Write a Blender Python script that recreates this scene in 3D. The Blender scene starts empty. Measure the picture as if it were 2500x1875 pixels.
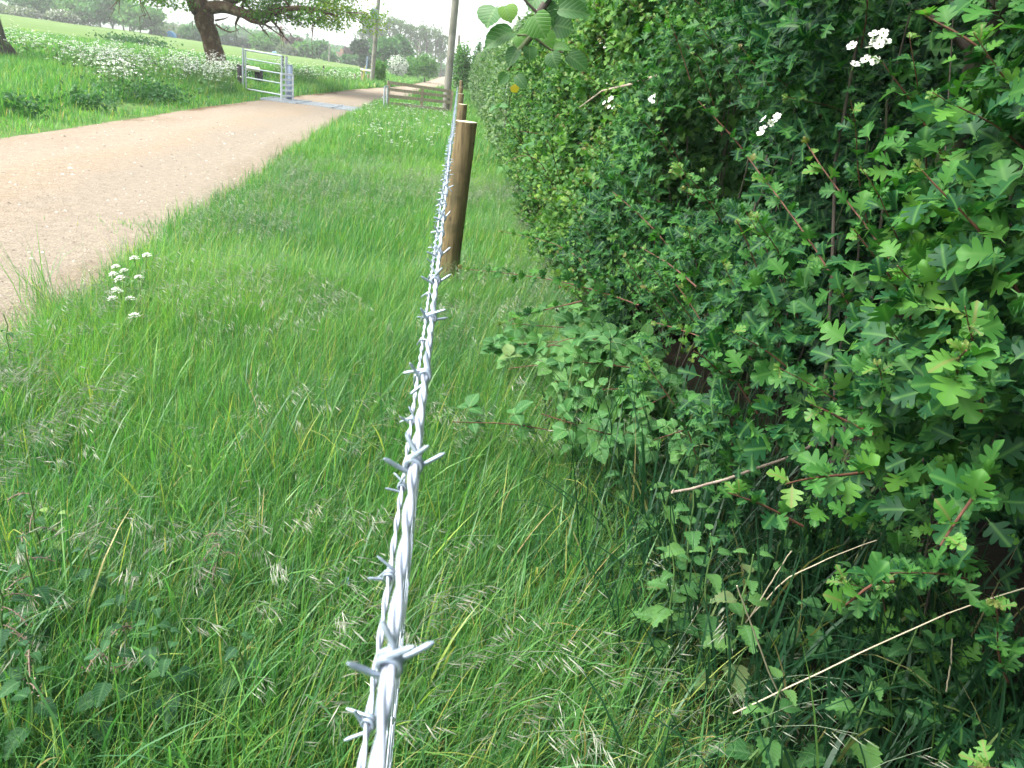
import bpy, math, random
import numpy as np
from mathutils import Matrix, Vector

random.seed(11)
rng = np.random.default_rng(11)
S = bpy.context.scene
COL = S.collection
rad = math.radians

# ------------------------------------------------------------------ camera, sky, sun, exposure
CAM_H = 1.28
F_PX = 1720.0                       # focal length in pixels of the 2500 px wide photograph
ROLL = rad(7.7)
PITCH = rad(23.033)
YAW = rad(-7.017)
_cr, _sr, _cp, _sp, _cy, _sy = (math.cos(ROLL), math.sin(ROLL), math.cos(PITCH), math.sin(PITCH),
                                math.cos(YAW), math.sin(YAW))


def c2w(u, v, f):
    """level-camera vector (right, up, forward along the axis) -> world"""
    y = f * _cp + v * _sp
    z = -f * _sp + v * _cp
    return np.array([u * _cy - y * _sy, u * _sy + y * _cy, z])


def ray(px, py):
    dx, dy = px - 1250.0, py - 937.5
    return c2w(dx * _cr + dy * _sr, dx * _sr - dy * _cr, F_PX)


AX_X = c2w(_cr, _sr, 0)             # image right
AX_Y = c2w(_sr * 1.0, _cr, 0) if False else c2w(-_sr, _cr, 0)   # image up
AX_F = c2w(0, 0, 1)
EYE = np.array([0.0, 0.0, CAM_H])


def proj(P):
    d = np.asarray(P, float) - EYE
    f = d @ AX_F
    f2 = np.where(f > 1e-4, f, 1e-4)
    return np.stack([1250 + F_PX * (d @ AX_X) / f2, 937.5 - F_PX * (d @ AX_Y) / f2, f], -1)


cam = bpy.data.cameras.new('camera')
cam.sensor_width = 36.0
cam.lens = F_PX / 2500 * 36.0
cam.clip_start = 0.01
cam.clip_end = 6000
cam.dof.use_dof = True
cam.dof.focus_distance = 1.6
cam.dof.aperture_fstop = 20.0
camo = bpy.data.objects.new('camera', cam)
COL.objects.link(camo)
camo.matrix_world = Matrix(((AX_X[0], AX_Y[0], -AX_F[0], 0), (AX_X[1], AX_Y[1], -AX_F[1], 0),
                            (AX_X[2], AX_Y[2], -AX_F[2], CAM_H), (0, 0, 0, 1)))
S.camera = camo

SUN_EL, SUN_AZ = rad(54), rad(262)   # azimuth of the sun, clockwise from +y
W = bpy.data.worlds.new('World')
S.world = W
W.use_nodes = True
wn = W.node_tree
wn.nodes.clear()
sky = wn.nodes.new('ShaderNodeTexSky')
sky.sky_type = 'NISHITA'
sky.sun_disc = False
sky.sun_elevation = SUN_EL
sky.sun_rotation = SUN_AZ
sky.air_density = 1.0
sky.dust_density = 6.0
sky.ozone_density = 1.0
hsv = wn.nodes.new('ShaderNodeHueSaturation')
hsv.inputs['Saturation'].default_value = 0.42
bg = wn.nodes.new('ShaderNodeBackground')
bg.inputs['Strength'].default_value = 0.15
wo = wn.nodes.new('ShaderNodeOutputWorld')
wn.links.new(sky.outputs[0], hsv.inputs['Color'])
wn.links.new(hsv.outputs[0], bg.inputs['Color'])
wn.links.new(bg.outputs[0], wo.inputs['Surface'])

sun = bpy.data.lights.new('sun', 'SUN')
sun.energy = 1.35
sun.angle = rad(32)
sun.color = (1.0, 0.97, 0.92)
suno = bpy.data.objects.new('sun', sun)
COL.objects.link(suno)
_sd = Vector((math.sin(SUN_AZ) * math.cos(SUN_EL), math.cos(SUN_AZ) * math.cos(SUN_EL), math.sin(SUN_EL)))
suno.rotation_euler = _sd.to_track_quat('Z', 'Y').to_euler()
suno.location = (0, 0, 40)

S.view_settings.view_transform = 'Standard'
S.view_settings.look = 'None'
S.view_settings.exposure = 1.8
S.view_settings.gamma = 1.0
cy = S.cycles
cy.max_bounces = 6
cy.diffuse_bounces = 3
cy.glossy_bounces = 2
cy.transmission_bounces = 3
cy.transparent_max_bounces = 4
cy.volume_bounces = 1
cy.caustics_reflective = False
cy.caustics_refractive = False
cy.use_denoising = True
cy.sample_clamp_indirect = 6.0


# ------------------------------------------------------------------ helpers
def nrm(a):
    a = np.asarray(a, float)
    return a / np.maximum(np.linalg.norm(a, axis=-1, keepdims=True), 1e-9)


_lat = rng.random((32, 32, 32))


def vnoise(p):
    p = np.asarray(p, float)
    i = np.floor(p).astype(int)
    f = p - i
    f = f * f * (3 - 2 * f)
    out = 0
    for a in (0, 1):
        for b in (0, 1):
            for c in (0, 1):
                w = ((f[..., 0] if a else 1 - f[..., 0]) * (f[..., 1] if b else 1 - f[..., 1]) *
                     (f[..., 2] if c else 1 - f[..., 2]))
                out = out + w * _lat[(i[..., 0] + a) % 32, (i[..., 1] + b) % 32, (i[..., 2] + c) % 32]
    return out


def n2(x, y, s, o=0.0):
    return vnoise(np.stack([np.asarray(x) * s, np.asarray(y) * s, np.zeros_like(np.asarray(x, float)) + o + .5], -1))


def sstep(a, b, x):
    t = np.clip((np.asarray(x, float) - a) / (b - a), 0, 1)
    return t * t * (3 - 2 * t)


def xl(y):
    return np.interp(y, [-8, 10, 20, 28, 46, 66, 111, 400, 900], [-5.6, -5.75, -6.3, -6.2, -5.95, -4.9, -4.7, -7.5, -20])


def xr(y):
    return np.interp(y, [-8, 1, 2.7, 5.1, 11.3, 20, 30, 46, 66, 111, 400, 900],
                     [-1.4, -1.52, -1.68, -1.88, -2.35, -2.78, -2.95, -2.4, -1.2, -1.0, -3.0, -14])


def Z(x, y):
    x = np.asarray(x, float)
    y = np.asarray(y, float)
    z = -0.27 * np.tanh(np.maximum(y, -6) * 0.0245 / 0.27)
    dl = np.maximum(xl(y) - x, 0)
    dr = np.maximum(x - xr(y), 0)
    z = z + 0.22 * sstep(0.2, 3.5, dl)
    off = np.minimum(dl + dr, 1.0)
    z = z + off * 0.07 * (n2(x, y, 0.9) - .5) + sstep(0, 6, dl) * 0.25 * (n2(x, y, 0.12, 3) - .5)
    d = np.hypot(x, y)
    z = z + 0.9 * sstep(50, 210, d) * sstep(-12, -90, x)
    return z


def at(px, py, y):
    r = ray(px, py)
    return EYE + r * (y / r[1])


def at_x(px, py, x):
    r = ray(px, py)
    return EYE + r * (x / r[0])


def ground(px, py):
    r = ray(px, py)
    t = np.concatenate([np.linspace(.3, 8, 300), np.geomspace(8, 1500, 1500)]) / math.hypot(r[0], r[1])
    P = EYE + t[:, None] * r
    k = np.argmax(P[:, 2] < Z(P[:, 0], P[:, 1]))
    return P[k]


class MB:
    def __init__(self):
        self.v, self.f3, self.f4, self.a, self.n = [], [], [], [], 0
        self.m3, self.m4 = [], []

    def add(self, v, f, att=None, mi=0):
        v = np.asarray(v, float).reshape(-1, 3)
        f = np.asarray(f, int)
        if len(v) == 0 or len(f) == 0:
            return
        if att is None:
            att = np.zeros((len(v), 3))
        att = np.asarray(att, float)
        if att.ndim == 1:
            att = np.tile(att, (len(v), 1))
        self.v.append(v)
        self.a.append(att)
        (self.f3 if f.shape[1] == 3 else self.f4).append(f + self.n)
        (self.m3 if f.shape[1] == 3 else self.m4).append(np.full(len(f), mi))
        self.n += len(v)

    def inst(self, T, pos, R, scale, var, mi=0):
        """T = (verts, faces, lf) copied to every frame R[i] (columns = axes)"""
        tv, tf, tl = T
        N, K = len(pos), len(tv)
        if N == 0:
            return
        sc = np.asarray(scale, float).reshape(-1, 1, 1) if np.ndim(scale) < 2 else np.asarray(scale)[:, None, :]
        P = (tv[None] * sc)
        P = np.einsum('nij,nkj->nki', R, np.broadcast_to(P, (N, K, 3))) + pos[:, None, :]
        A = np.zeros((N, K, 3))
        A[:, :, 0] = np.asarray(var).reshape(-1, 1)
        A[:, :, 1:] = tl[None]
        Fc = (tf[None] + (np.arange(N) * K)[:, None, None]).reshape(-1, tf.shape[1])
        self.add(P.reshape(-1, 3), Fc, A.reshape(-1, 3), mi)

    def tube(self, pts, r, n=6, var=0.0, mi=0, cap=True):
        pts = np.asarray(pts, float)
        m = len(pts)
        r = np.broadcast_to(np.asarray(r, float), (m,))
        t = nrm(np.gradient(pts, axis=0))
        ref = np.array([0, 0, 1.0]) if abs(t[0][2]) < .9 else np.array([1.0, 0, 0])
        a = nrm(np.cross(t, ref))
        for i in range(1, m):                                   # keep the frame from flipping
            q = a[i - 1] - t[i] * (a[i - 1] @ t[i])
            a[i] = q / max(np.linalg.norm(q), 1e-9)
        b = np.cross(t, a)
        th = np.linspace(0, 2 * np.pi, n, endpoint=False)
        P = pts[:, None] + r[:, None, None] * (np.cos(th)[None, :, None] * a[:, None] + np.sin(th)[None, :, None] * b[:, None])
        i, j = np.meshgrid(np.arange(m - 1), np.arange(n), indexing='ij')
        j2 = (j + 1) % n
        f = np.stack([i * n + j, i * n + j2, (i + 1) * n + j2, (i + 1) * n + j], -1).reshape(-1, 4)
        L = np.concatenate([[0], np.cumsum(np.linalg.norm(np.diff(pts, axis=0), axis=1))])
        at_ = np.zeros((m, n, 3))
        at_[:, :, 0] = var
        at_[:, :, 1] = (th / (2 * np.pi))[None]
        at_[:, :, 2] = L[:, None]
        self.add(P.reshape(-1, 3), f, at_.reshape(-1, 3), mi)
        if cap:
            for k, s in ((0, -1), (m - 1, 1)):
                v = np.concatenate([P[k], pts[k:k + 1]])
                jj = np.arange(n)
                ff = np.stack([jj, (jj + 1) % n, np.full(n, n)], -1)
                if s < 0:
                    ff = ff[:, ::-1]
                self.add(v, ff, np.array([var, 0, 0]), mi)

    def box(self, c, s, R=None, mi=0, var=0.0):
        c, s = np.asarray(c, float), np.asarray(s, float) / 2
        v = np.array([[x, y, z] for x in (-1, 1) for y in (-1, 1) for z in (-1, 1)], float) * s
        if R is not None:
            v = v @ np.asarray(R).T
        f = [[0, 1, 3, 2], [4, 6, 7, 5], [0, 4, 5, 1], [2, 3, 7, 6], [0, 2, 6, 4], [1, 5, 7, 3]]
        self.add(v + c, f, np.array([var, 0, 0]), mi)

    def build(self, name, mats, parent=None, smooth=True, loc=None):
        me = bpy.data.meshes.new(name)
        if self.v:
            v = np.concatenate(self.v)
            if loc is not None:
                v = v - np.asarray(loc, float)
            f3 = np.concatenate(self.f3) if self.f3 else np.zeros((0, 3), int)
            f4 = np.concatenate(self.f4) if self.f4 else np.zeros((0, 4), int)
            me.vertices.add(len(v))
            me.vertices.foreach_set('co', v.astype(np.float32).ravel())
            lv = np.concatenate([f3.ravel(), f4.ravel()]).astype(np.int32)
            me.loops.add(len(lv))
            me.loops.foreach_set('vertex_index', lv)
            st = np.concatenate([np.arange(len(f3)) * 3, len(f3) * 3 + np.arange(len(f4)) * 4]).astype(np.int32)
            me.polygons.add(len(st))
            me.polygons.foreach_set('loop_start', st)
            mi = np.concatenate([np.concatenate(self.m3) if self.m3 else [], np.concatenate(self.m4) if self.m4 else []])
            me.polygons.foreach_set('material_index', mi.astype(np.int32))
            me.polygons.foreach_set('use_smooth', np.full(len(st), smooth))
            at_ = me.attributes.new('lf', 'FLOAT_VECTOR', 'POINT')
            at_.data.foreach_set('vector', np.concatenate(self.a).astype(np.float32).ravel())
            me.update(calc_edges=True)
        for m in (mats if isinstance(mats, (list, tuple)) else [mats]):
            me.materials.append(m)
        o = bpy.data.objects.new(name, me)
        COL.objects.link(o)
        if parent is not None:
            o.parent = parent
        elif loc is not None:
            o.location = loc
        return o


def tag(o, label=None, cat=None, group=None, kind=None):
    if label:
        o['label'] = label
    if cat:
        o['category'] = cat
    if group:
        o['group'] = group
    if kind:
        o['kind'] = kind
    return o


def thing(name, loc, label, cat, group=None, rz=0.0):
    o = bpy.data.objects.new(name, None)
    o.empty_display_size = .1
    COL.objects.link(o)
    o.location = loc
    o.rotation_euler.z = rz
    return tag(o, label, cat, group)


def dup(root, loc, rz=0.0, label=None, sc=1.0):
    r = root.copy()
    COL.objects.link(r)
    r.location = loc
    r.rotation_euler.z = rz
    r.scale = (sc, sc, sc)
    if label:
        r['label'] = label
    for ch in list(root.children):
        c = ch.copy()
        COL.objects.link(c)
        c.parent = r
        for g in list(ch.children):
            d = g.copy()
            COL.objects.link(d)
            d.parent = c
    return r


def frames(n, t):
    """leaf frames: y along t, z near n"""
    y = nrm(t)
    z = nrm(n - y * np.sum(n * y, -1, keepdims=True))
    x = np.cross(y, z)
    return np.stack([x, y, z], -1)


def rnd_dir(n):
    return nrm(rng.normal(size=(n, 3)))


# ------------------------------------------------------------------ materials
def newmat(name):
    m = bpy.data.materials.new(name)
    m.use_nodes = True
    nt = m.node_tree
    nt.nodes.clear()
    return m, nt, (lambda t, **k: _mk(nt, t, **k)), nt.links.new


def _mk(nt, t, **k):
    nd = nt.nodes.new('ShaderNode' + t)
    for a, b in k.items():
        if a.startswith('i_'):
            nd.inputs[a[2:].replace('_', ' ')].default_value = b
        else:
            setattr(nd, a, b)
    return nd


def ramp(nd, stops):
    cr = nd.color_ramp
    while len(cr.elements) < len(stops):
        cr.elements.new(.5)
    for e, (p, c) in zip(cr.elements, stops):
        e.position = p
        e.color = (*c, 1)


def leafmat(name, stops, trans=.3, rough=.45, vein=None, veinw=.07, side=0.0, spec=.4, tboost=(1.1, 1.45, .65)):
    m, nt, N, L = newmat(name)
    a = N('Attribute', attribute_name='lf')
    sx = N('SeparateXYZ')
    L(a.outputs['Vector'], sx.inputs[0])
    cr = N('ValToRGB')
    ramp(cr, stops)
    L(sx.outputs[0], cr.inputs[0])
    col = cr.outputs[0]
    bs = N('BsdfPrincipled', i_Roughness=rough)
    bs.inputs['Specular IOR Level'].default_value = spec
    if vein:
        lt = N('MapRange')
        lt.inputs['From Min'].default_value = 0
        lt.inputs['From Max'].default_value = veinw
        lt.inputs['To Min'].default_value = .75
        lt.inputs['To Max'].default_value = 0
        L(sx.outputs[1], lt.inputs['Value'])
        fac = lt.outputs[0]
        if side:                                            # side veins running up and out from the midrib
            mu = N('MATH' if False else 'Math', operation='MULTIPLY')
            mu.inputs[1].default_value = -.75
            L(sx.outputs[1], mu.inputs[0])
            ad = N('Math', operation='ADD')
            L(sx.outputs[2], ad.inputs[0])
            L(mu.outputs[0], ad.inputs[1])
            m2 = N('Math', operation='MULTIPLY')
            m2.inputs[1].default_value = side
            L(ad.outputs[0], m2.inputs[0])
            sn = N('Math', operation='SINE')
            L(m2.outputs[0], sn.inputs[0])
            mr = N('MapRange')
            mr.inputs['From Min'].default_value = .55
            mr.inputs['From Max'].default_value = 1
            mr.inputs['To Min'].default_value = 0
            mr.inputs['To Max'].default_value = .4
            L(sn.outputs[0], mr.inputs['Value'])
            mx_ = N('Math', operation='MAXIMUM')
            L(fac, mx_.inputs[0])
            L(mr.outputs[0], mx_.inputs[1])
            fac = mx_.outputs[0]
            bp = N('Bump', i_Strength=.5, i_Distance=.004)
            bp.invert = True
            L(mr.outputs[0], bp.inputs['Height'])
            L(bp.outputs[0], bs.inputs['Normal'])
        mx = N('MixRGB')
        mx.inputs[2].default_value = (*vein, 1)
        L(fac, mx.inputs[0])
        L(col, mx.inputs[1])
        col = mx.outputs[0]
    tr = N('BsdfTranslucent')
    tm = N('MixRGB', blend_type='MULTIPLY')
    tm.inputs[0].default_value = 1
    tm.inputs[2].default_value = (*tboost, 1)
    L(col, tm.inputs[1])
    L(tm.outputs[0], tr.inputs['Color'])
    L(col, bs.inputs['Base Color'])
    ms = N('MixShader')
    ms.inputs[0].default_value = trans
    L(bs.outputs[0], ms.inputs[1])
    L(tr.outputs[0], ms.inputs[2])
    o = N('OutputMaterial')
    L(ms.outputs[0], o.inputs[0])
    return m


def surfmat(name, c1, c2, scale=6.0, rough=.8, metal=0.0, bump=.3, stretch=(1, 1, 1), detail=6, c3=None, s3=1.5, bdist=.01, spec=.35, crack=None):
    m, nt, N, L = newmat(name)
    tc = N('TexCoord')
    mp = N('Mapping')
    mp.inputs['Scale'].default_value = stretch
    L(tc.outputs['Object'], mp.inputs[0])
    no = N('TexNoise', i_Scale=scale, i_Detail=detail, i_Roughness=.65)
    L(mp.outputs[0], no.inputs['Vector'])
    cr = N('ValToRGB')
    ramp(cr, [(.32, c1), (.68, c2)])
    L(no.outputs['Fac'], cr.inputs[0])
    col = cr.outputs[0]
    if c3:
        n3 = N('TexNoise', i_Scale=s3, i_Detail=3)
        L(tc.outputs['Object'], n3.inputs['Vector'])
        r3 = N('ValToRGB')
        ramp(r3, [(.5, (0, 0, 0)), (.66, (1, 1, 1))])
        L(n3.outputs['Fac'], r3.inputs[0])
        mx = N('MixRGB')
        mx.inputs[2].default_value = (*c3, 1)
        L(r3.outputs[0], mx.inputs[0])
        L(col, mx.inputs[1])
        col = mx.outputs[0]
    if crack:                                               # drying checks and knots that follow the grain
        m2_ = N('Mapping')
        m2_.inputs['Scale'].default_value = (70, 70, 2.2)
        L(tc.outputs['Object'], m2_.inputs[0])
        n4 = N('TexNoise', i_Scale=1.0, i_Detail=3)
        L(m2_.outputs[0], n4.inputs['Vector'])
        r4 = N('ValToRGB')
        ramp(r4, [(.60, (0, 0, 0)), (.66, (1, 1, 1))])
        L(n4.outputs['Fac'], r4.inputs[0])
        m3_ = N('Mapping')
        m3_.inputs['Scale'].default_value = (1, 1, .6)
        L(tc.outputs['Object'], m3_.inputs[0])
        v4 = N('TexVoronoi', i_Scale=11)
        L(m3_.outputs[0], v4.inputs['Vector'])
        r5 = N('ValToRGB')
        ramp(r5, [(.06, (1, 1, 1)), (.16, (0, 0, 0))])
        L(v4.outputs['Distance'], r5.inputs[0])
        mx4 = N('Math', operation='MAXIMUM')
        L(r4.outputs[0], mx4.inputs[0])
        L(r5.outputs[0], mx4.inputs[1])
        mx5 = N('MixRGB')
        mx5.inputs[2].default_value = (*crack, 1)
        L(mx4.outputs[0], mx5.inputs[0])
        L(col, mx5.inputs[1])
        col = mx5.outputs[0]
    bs = N('BsdfPrincipled', i_Roughness=rough, i_Metallic=metal)
    bs.inputs['Specular IOR Level'].default_value = spec
    L(col, bs.inputs['Base Color'])
    if bump:
        bp = N('Bump', i_Strength=bump, i_Distance=bdist)
        L(no.outputs['Fac'], bp.inputs['Height'])
        L(bp.outputs[0], bs.inputs['Normal'])
    o = N('OutputMaterial')
    L(bs.outputs[0], o.inputs[0])
    return m


M = {}
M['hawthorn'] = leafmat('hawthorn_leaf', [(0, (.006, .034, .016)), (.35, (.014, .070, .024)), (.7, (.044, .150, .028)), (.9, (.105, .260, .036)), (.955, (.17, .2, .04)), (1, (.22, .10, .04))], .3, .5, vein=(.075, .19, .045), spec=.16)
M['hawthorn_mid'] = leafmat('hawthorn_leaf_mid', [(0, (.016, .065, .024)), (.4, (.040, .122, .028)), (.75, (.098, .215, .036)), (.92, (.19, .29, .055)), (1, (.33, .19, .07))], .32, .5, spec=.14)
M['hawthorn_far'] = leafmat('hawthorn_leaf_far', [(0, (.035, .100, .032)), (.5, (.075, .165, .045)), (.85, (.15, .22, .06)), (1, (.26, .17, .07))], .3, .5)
M['young'] = leafmat('young_leaf', [(0, (.055, .185, .032)), (.5, (.10, .23, .04)), (.78, (.15, .14, .045)), (1, (.20, .065, .048))], .35, .5, vein=(.18, .16, .06), spec=.3)
M['hazel'] = leafmat('hazel_leaf', [(0, (.034, .112, .034)), (.5, (.056, .165, .040)), (.8, (.10, .26, .036)), (1, (.25, .33, .06))], .32, .5, vein=(.13, .25, .09), side=42)
M['bramble'] = leafmat('bramble_leaf', [(0, (.018, .090, .026)), (.5, (.042, .150, .036)), (.8, (.085, .215, .048)), (1, (.14, .22, .07))], .28, .55, spec=.25, vein=(.13, .26, .09), side=48)
M['nettle'] = leafmat('nettle_leaf', [(0, (.016, .070, .028)), (.5, (.038, .130, .034)), (.85, (.080, .190, .046)), (1, (.11, .15, .06))], .28, .6, spec=.22, vein=(.09, .2, .08), side=50)
M['pale_leaf'] = leafmat('pale_leaf', [(0, (.13, .28, .06)), (1, (.24, .36, .10))], .35, .5, vein=(.25, .36, .15), side=30)
M['grass'] = leafmat('grass_blade', [(0, (.040, .140, .056)), (.4, (.104, .272, .072)), (.75, (.190, .370, .082)), (.9, (.30, .42, .09)), (.965, (.36, .37, .10)), (1, (.44, .33, .16))], .42, .42, tboost=(1.15, 1.4, .7), spec=.5)
M['grass_shade'] = leafmat('coarse_grass_shade_tone', [(0, (.016, .062, .026)), (.5, (.035, .115, .034)), (.9, (.09, .19, .045)), (1, (.25, .21, .10))], .35, .45, tboost=(1.1, 1.4, .7), spec=.3)  # darker copy of the grass colours, the hedge's shade painted into the blades
M['seed'] = leafmat('grass_seed', [(0, (.16, .24, .13)), (.5, (.30, .35, .26)), (1, (.50, .50, .42))], .3, .4, tboost=(1, 1, .9), spec=.5)
M['white_petal'] = leafmat('white_petal', [(0, (.72, .75, .68)), (1, (.85, .86, .82))], .25, .6, tboost=(1, 1, .95))
M['stem_green'] = leafmat('green_stem', [(0, (.07, .17, .05)), (1, (.16, .24, .08))], .1, .5, tboost=(1, 1, .8))
M['twig_red'] = surfmat('reddish_twig', (.075, .032, .022), (.14, .062, .04), 30, .6, bump=.2)
M['bark_grey'] = surfmat('grey_bark', (.035, .030, .024), (.100, .088, .070), 14, .85, bump=.5, stretch=(1, 1, .4), c3=(.10, .14, .06), s3=5)
M['dead_cane'] = surfmat('dead_cane', (.24, .19, .15), (.42, .35, .29), 25, .7, bump=.3)
M['straw'] = surfmat('dry_straw', (.32, .28, .19), (.46, .41, .30), 30, .6, bump=.1)
M['zinc_barb'] = surfmat('galvanised_barb', (.25, .32, .40), (.37, .44, .52), 90, .42, metal=.5, bump=.12, bdist=.0004, spec=.5)
M['zinc'] = surfmat('galvanised_wire', (.38, .44, .54), (.56, .62, .72), 60, .42, metal=.5, bump=.12, bdist=.0004, spec=.5)
M['zinc_white'] = surfmat('new_galvanised_steel', (.50, .53, .57), (.62, .65, .69), 9, .5, bump=.05, spec=.5)
M['zinc_gate'] = surfmat('galvanised_steel', (.34, .39, .43), (.46, .51, .55), 9, .42, metal=.3, bump=.05, spec=.5)
M['post'] = surfmat('treated_timber', (.062, .047, .022), (.232, .172, .082), 7, .75, bump=.8, stretch=(6, 6, .45), c3=(.085, .072, .034), s3=7, bdist=.006, crack=(.040, .027, .014))
M['cut_wood'] = surfmat('cut_end_grain', (.46, .40, .30), (.66, .60, .48), 40, .8, bump=.2)
M['old_wood'] = surfmat('weathered_timber', (.20, .165, .115), (.38, .325, .24), 7, .85, bump=.4, stretch=(4, 4, 1))
M['dark_wood'] = surfmat('dark_timber', (.022, .022, .026), (.06, .055, .055), 9, .8, bump=.3, stretch=(4, 4, 1))
M['pole_wood'] = surfmat('utility_pole_wood', (.15, .15, .125), (.27, .265, .23), 6, .85, bump=.4, stretch=(6, 6, .5), c3=(.11, .115, .09), s3=1.2)
M['pale_rail'] = surfmat('pale_rail', (.56, .52, .42), (.72, .68, .58), 8, .7, bump=.2)
M['grey_paint'] = surfmat('grey_painted_steel', (.17, .22, .30), (.25, .31, .40), 5, .5, bump=.05)
M['oak_bark'] = surfmat('oak_bark', (.030, .016, .010), (.140, .078, .046), 5, .9, bump=1.0, stretch=(2.6, 2.6, .8), bdist=.06, c3=(.17, .13, .08), s3=4)
M['oak_leaf'] = leafmat('oak_leaf', [(0, (.035, .115, .022)), (.5, (.085, .210, .028)), (.85, (.17, .30, .035)), (1, (.28, .32, .04))], .45, .5, spec=.25)
M['tree_a'] = leafmat('tree_leaf_a', [(0, (.020, .080, .028)), (.5, (.045, .150, .040)), (1, (.10, .25, .055))], .3, .6, spec=.2)
M['tree_b'] = leafmat('tree_leaf_b', [(0, (.034, .120, .032)), (.5, (.075, .205, .044)), (1, (.15, .31, .065))], .3, .6, spec=.2)
M['tree_dark'] = leafmat('tree_leaf_dark', [(0, (.014, .032, .026)), (1, (.045, .085, .05))], .2, .6)
M['tree_purple'] = leafmat('tree_leaf_purple', [(0, (.045, .022, .035)), (1, (.11, .05, .065))], .25, .6)
M['tree_grey'] = leafmat('tree_leaf_grey', [(0, (.10, .13, .09)), (1, (.22, .26, .18))], .3, .6)
M['poplar'] = leafmat('poplar_leaf', [(0, (.070, .12, .065)), (1, (.13, .20, .10))], .35, .6, spec=.2)
M['tree_trunk'] = surfmat('tree_trunk', (.05, .04, .03), (.13, .11, .085), 4, .9, bump=.4, stretch=(3, 3, .6))
M['roof'] = surfmat('brown_roof_tiles', (.17, .10, .075), (.26, .17, .13), 3, .85)
M['wall_cream'] = surfmat('rendered_wall', (.52, .48, .42), (.64, .60, .54), 2, .9)
M['wall_brick'] = surfmat('brick_wall', (.25, .15, .11), (.36, .24, .18), 4, .9)
M['glass_dark'] = surfmat('window_glass', (.03, .035, .04), (.05, .06, .07), 2, .15, bump=0)
M['blue_tarp'] = surfmat('blue_tarpaulin', (.03, .22, .50), (.08, .34, .64), 4, .5)
M['blue_pale'] = surfmat('pale_blue_sheet', (.22, .42, .62), (.32, .52, .70), 4, .5)
M['yellow'] = surfmat('yellow_strap', (.50, .46, .12), (.62, .58, .2), 8, .6)
M['yellow_leaf'] = leafmat('yellow_leaf', [(0, (.55, .40, .03)), (1, (.62, .48, .05))], .3, .5)
M['speedwell'] = leafmat('blue_petal', [(0, (.16, .20, .55)), (1, (.24, .30, .66))], .2, .5, tboost=(1, 1, 1))


# ground ------------------------------------------------------------------
def groundmat():
    m, nt, N, L = newmat('verge_soil')
    tc = N('TexCoord')
    n1 = N('TexNoise', i_Scale=1.3, i_Detail=8, i_Roughness=.7)
    L(tc.outputs['Object'], n1.inputs['Vector'])
    r1 = N('ValToRGB')
    ramp(r1, [(.3, (.040, .090, .022)), (.5, (.075, .160, .035)), (.7, (.105, .210, .045))])
    L(n1.outputs['Fac'], r1.inputs[0])
    nb = N('TexNoise', i_Scale=9, i_Detail=6, i_Roughness=.7)
    L(tc.outputs['Object'], nb.inputs['Vector'])
    rb = N('ValToRGB')
    ramp(rb, [(.52, (0, 0, 0)), (.64, (1, 1, 1))])
    L(nb.outputs['Fac'], rb.inputs[0])
    mx = N('MixRGB')
    mx.inputs[2].default_value = (.10, .085, .045, 1)
    L(rb.outputs[0], mx.inputs[0])
    L(r1.outputs[0], mx.inputs[1])
    bs = N('BsdfPrincipled', i_Roughness=.95)
    bs.inputs['Specular IOR Level'].default_value = .15
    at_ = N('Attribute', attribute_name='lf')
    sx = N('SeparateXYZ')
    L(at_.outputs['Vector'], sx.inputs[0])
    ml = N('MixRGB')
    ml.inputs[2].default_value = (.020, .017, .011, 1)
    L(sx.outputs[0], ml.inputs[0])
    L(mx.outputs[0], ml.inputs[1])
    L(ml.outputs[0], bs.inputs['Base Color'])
    bp = N('Bump', i_Strength=.6, i_Distance=.05)
    L(nb.outputs['Fac'], bp.inputs['Height'])
    L(bp.outputs[0], bs.inputs['Normal'])
    o = N('OutputMaterial')
    L(bs.outputs[0], o.inputs[0])
    return m


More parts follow.
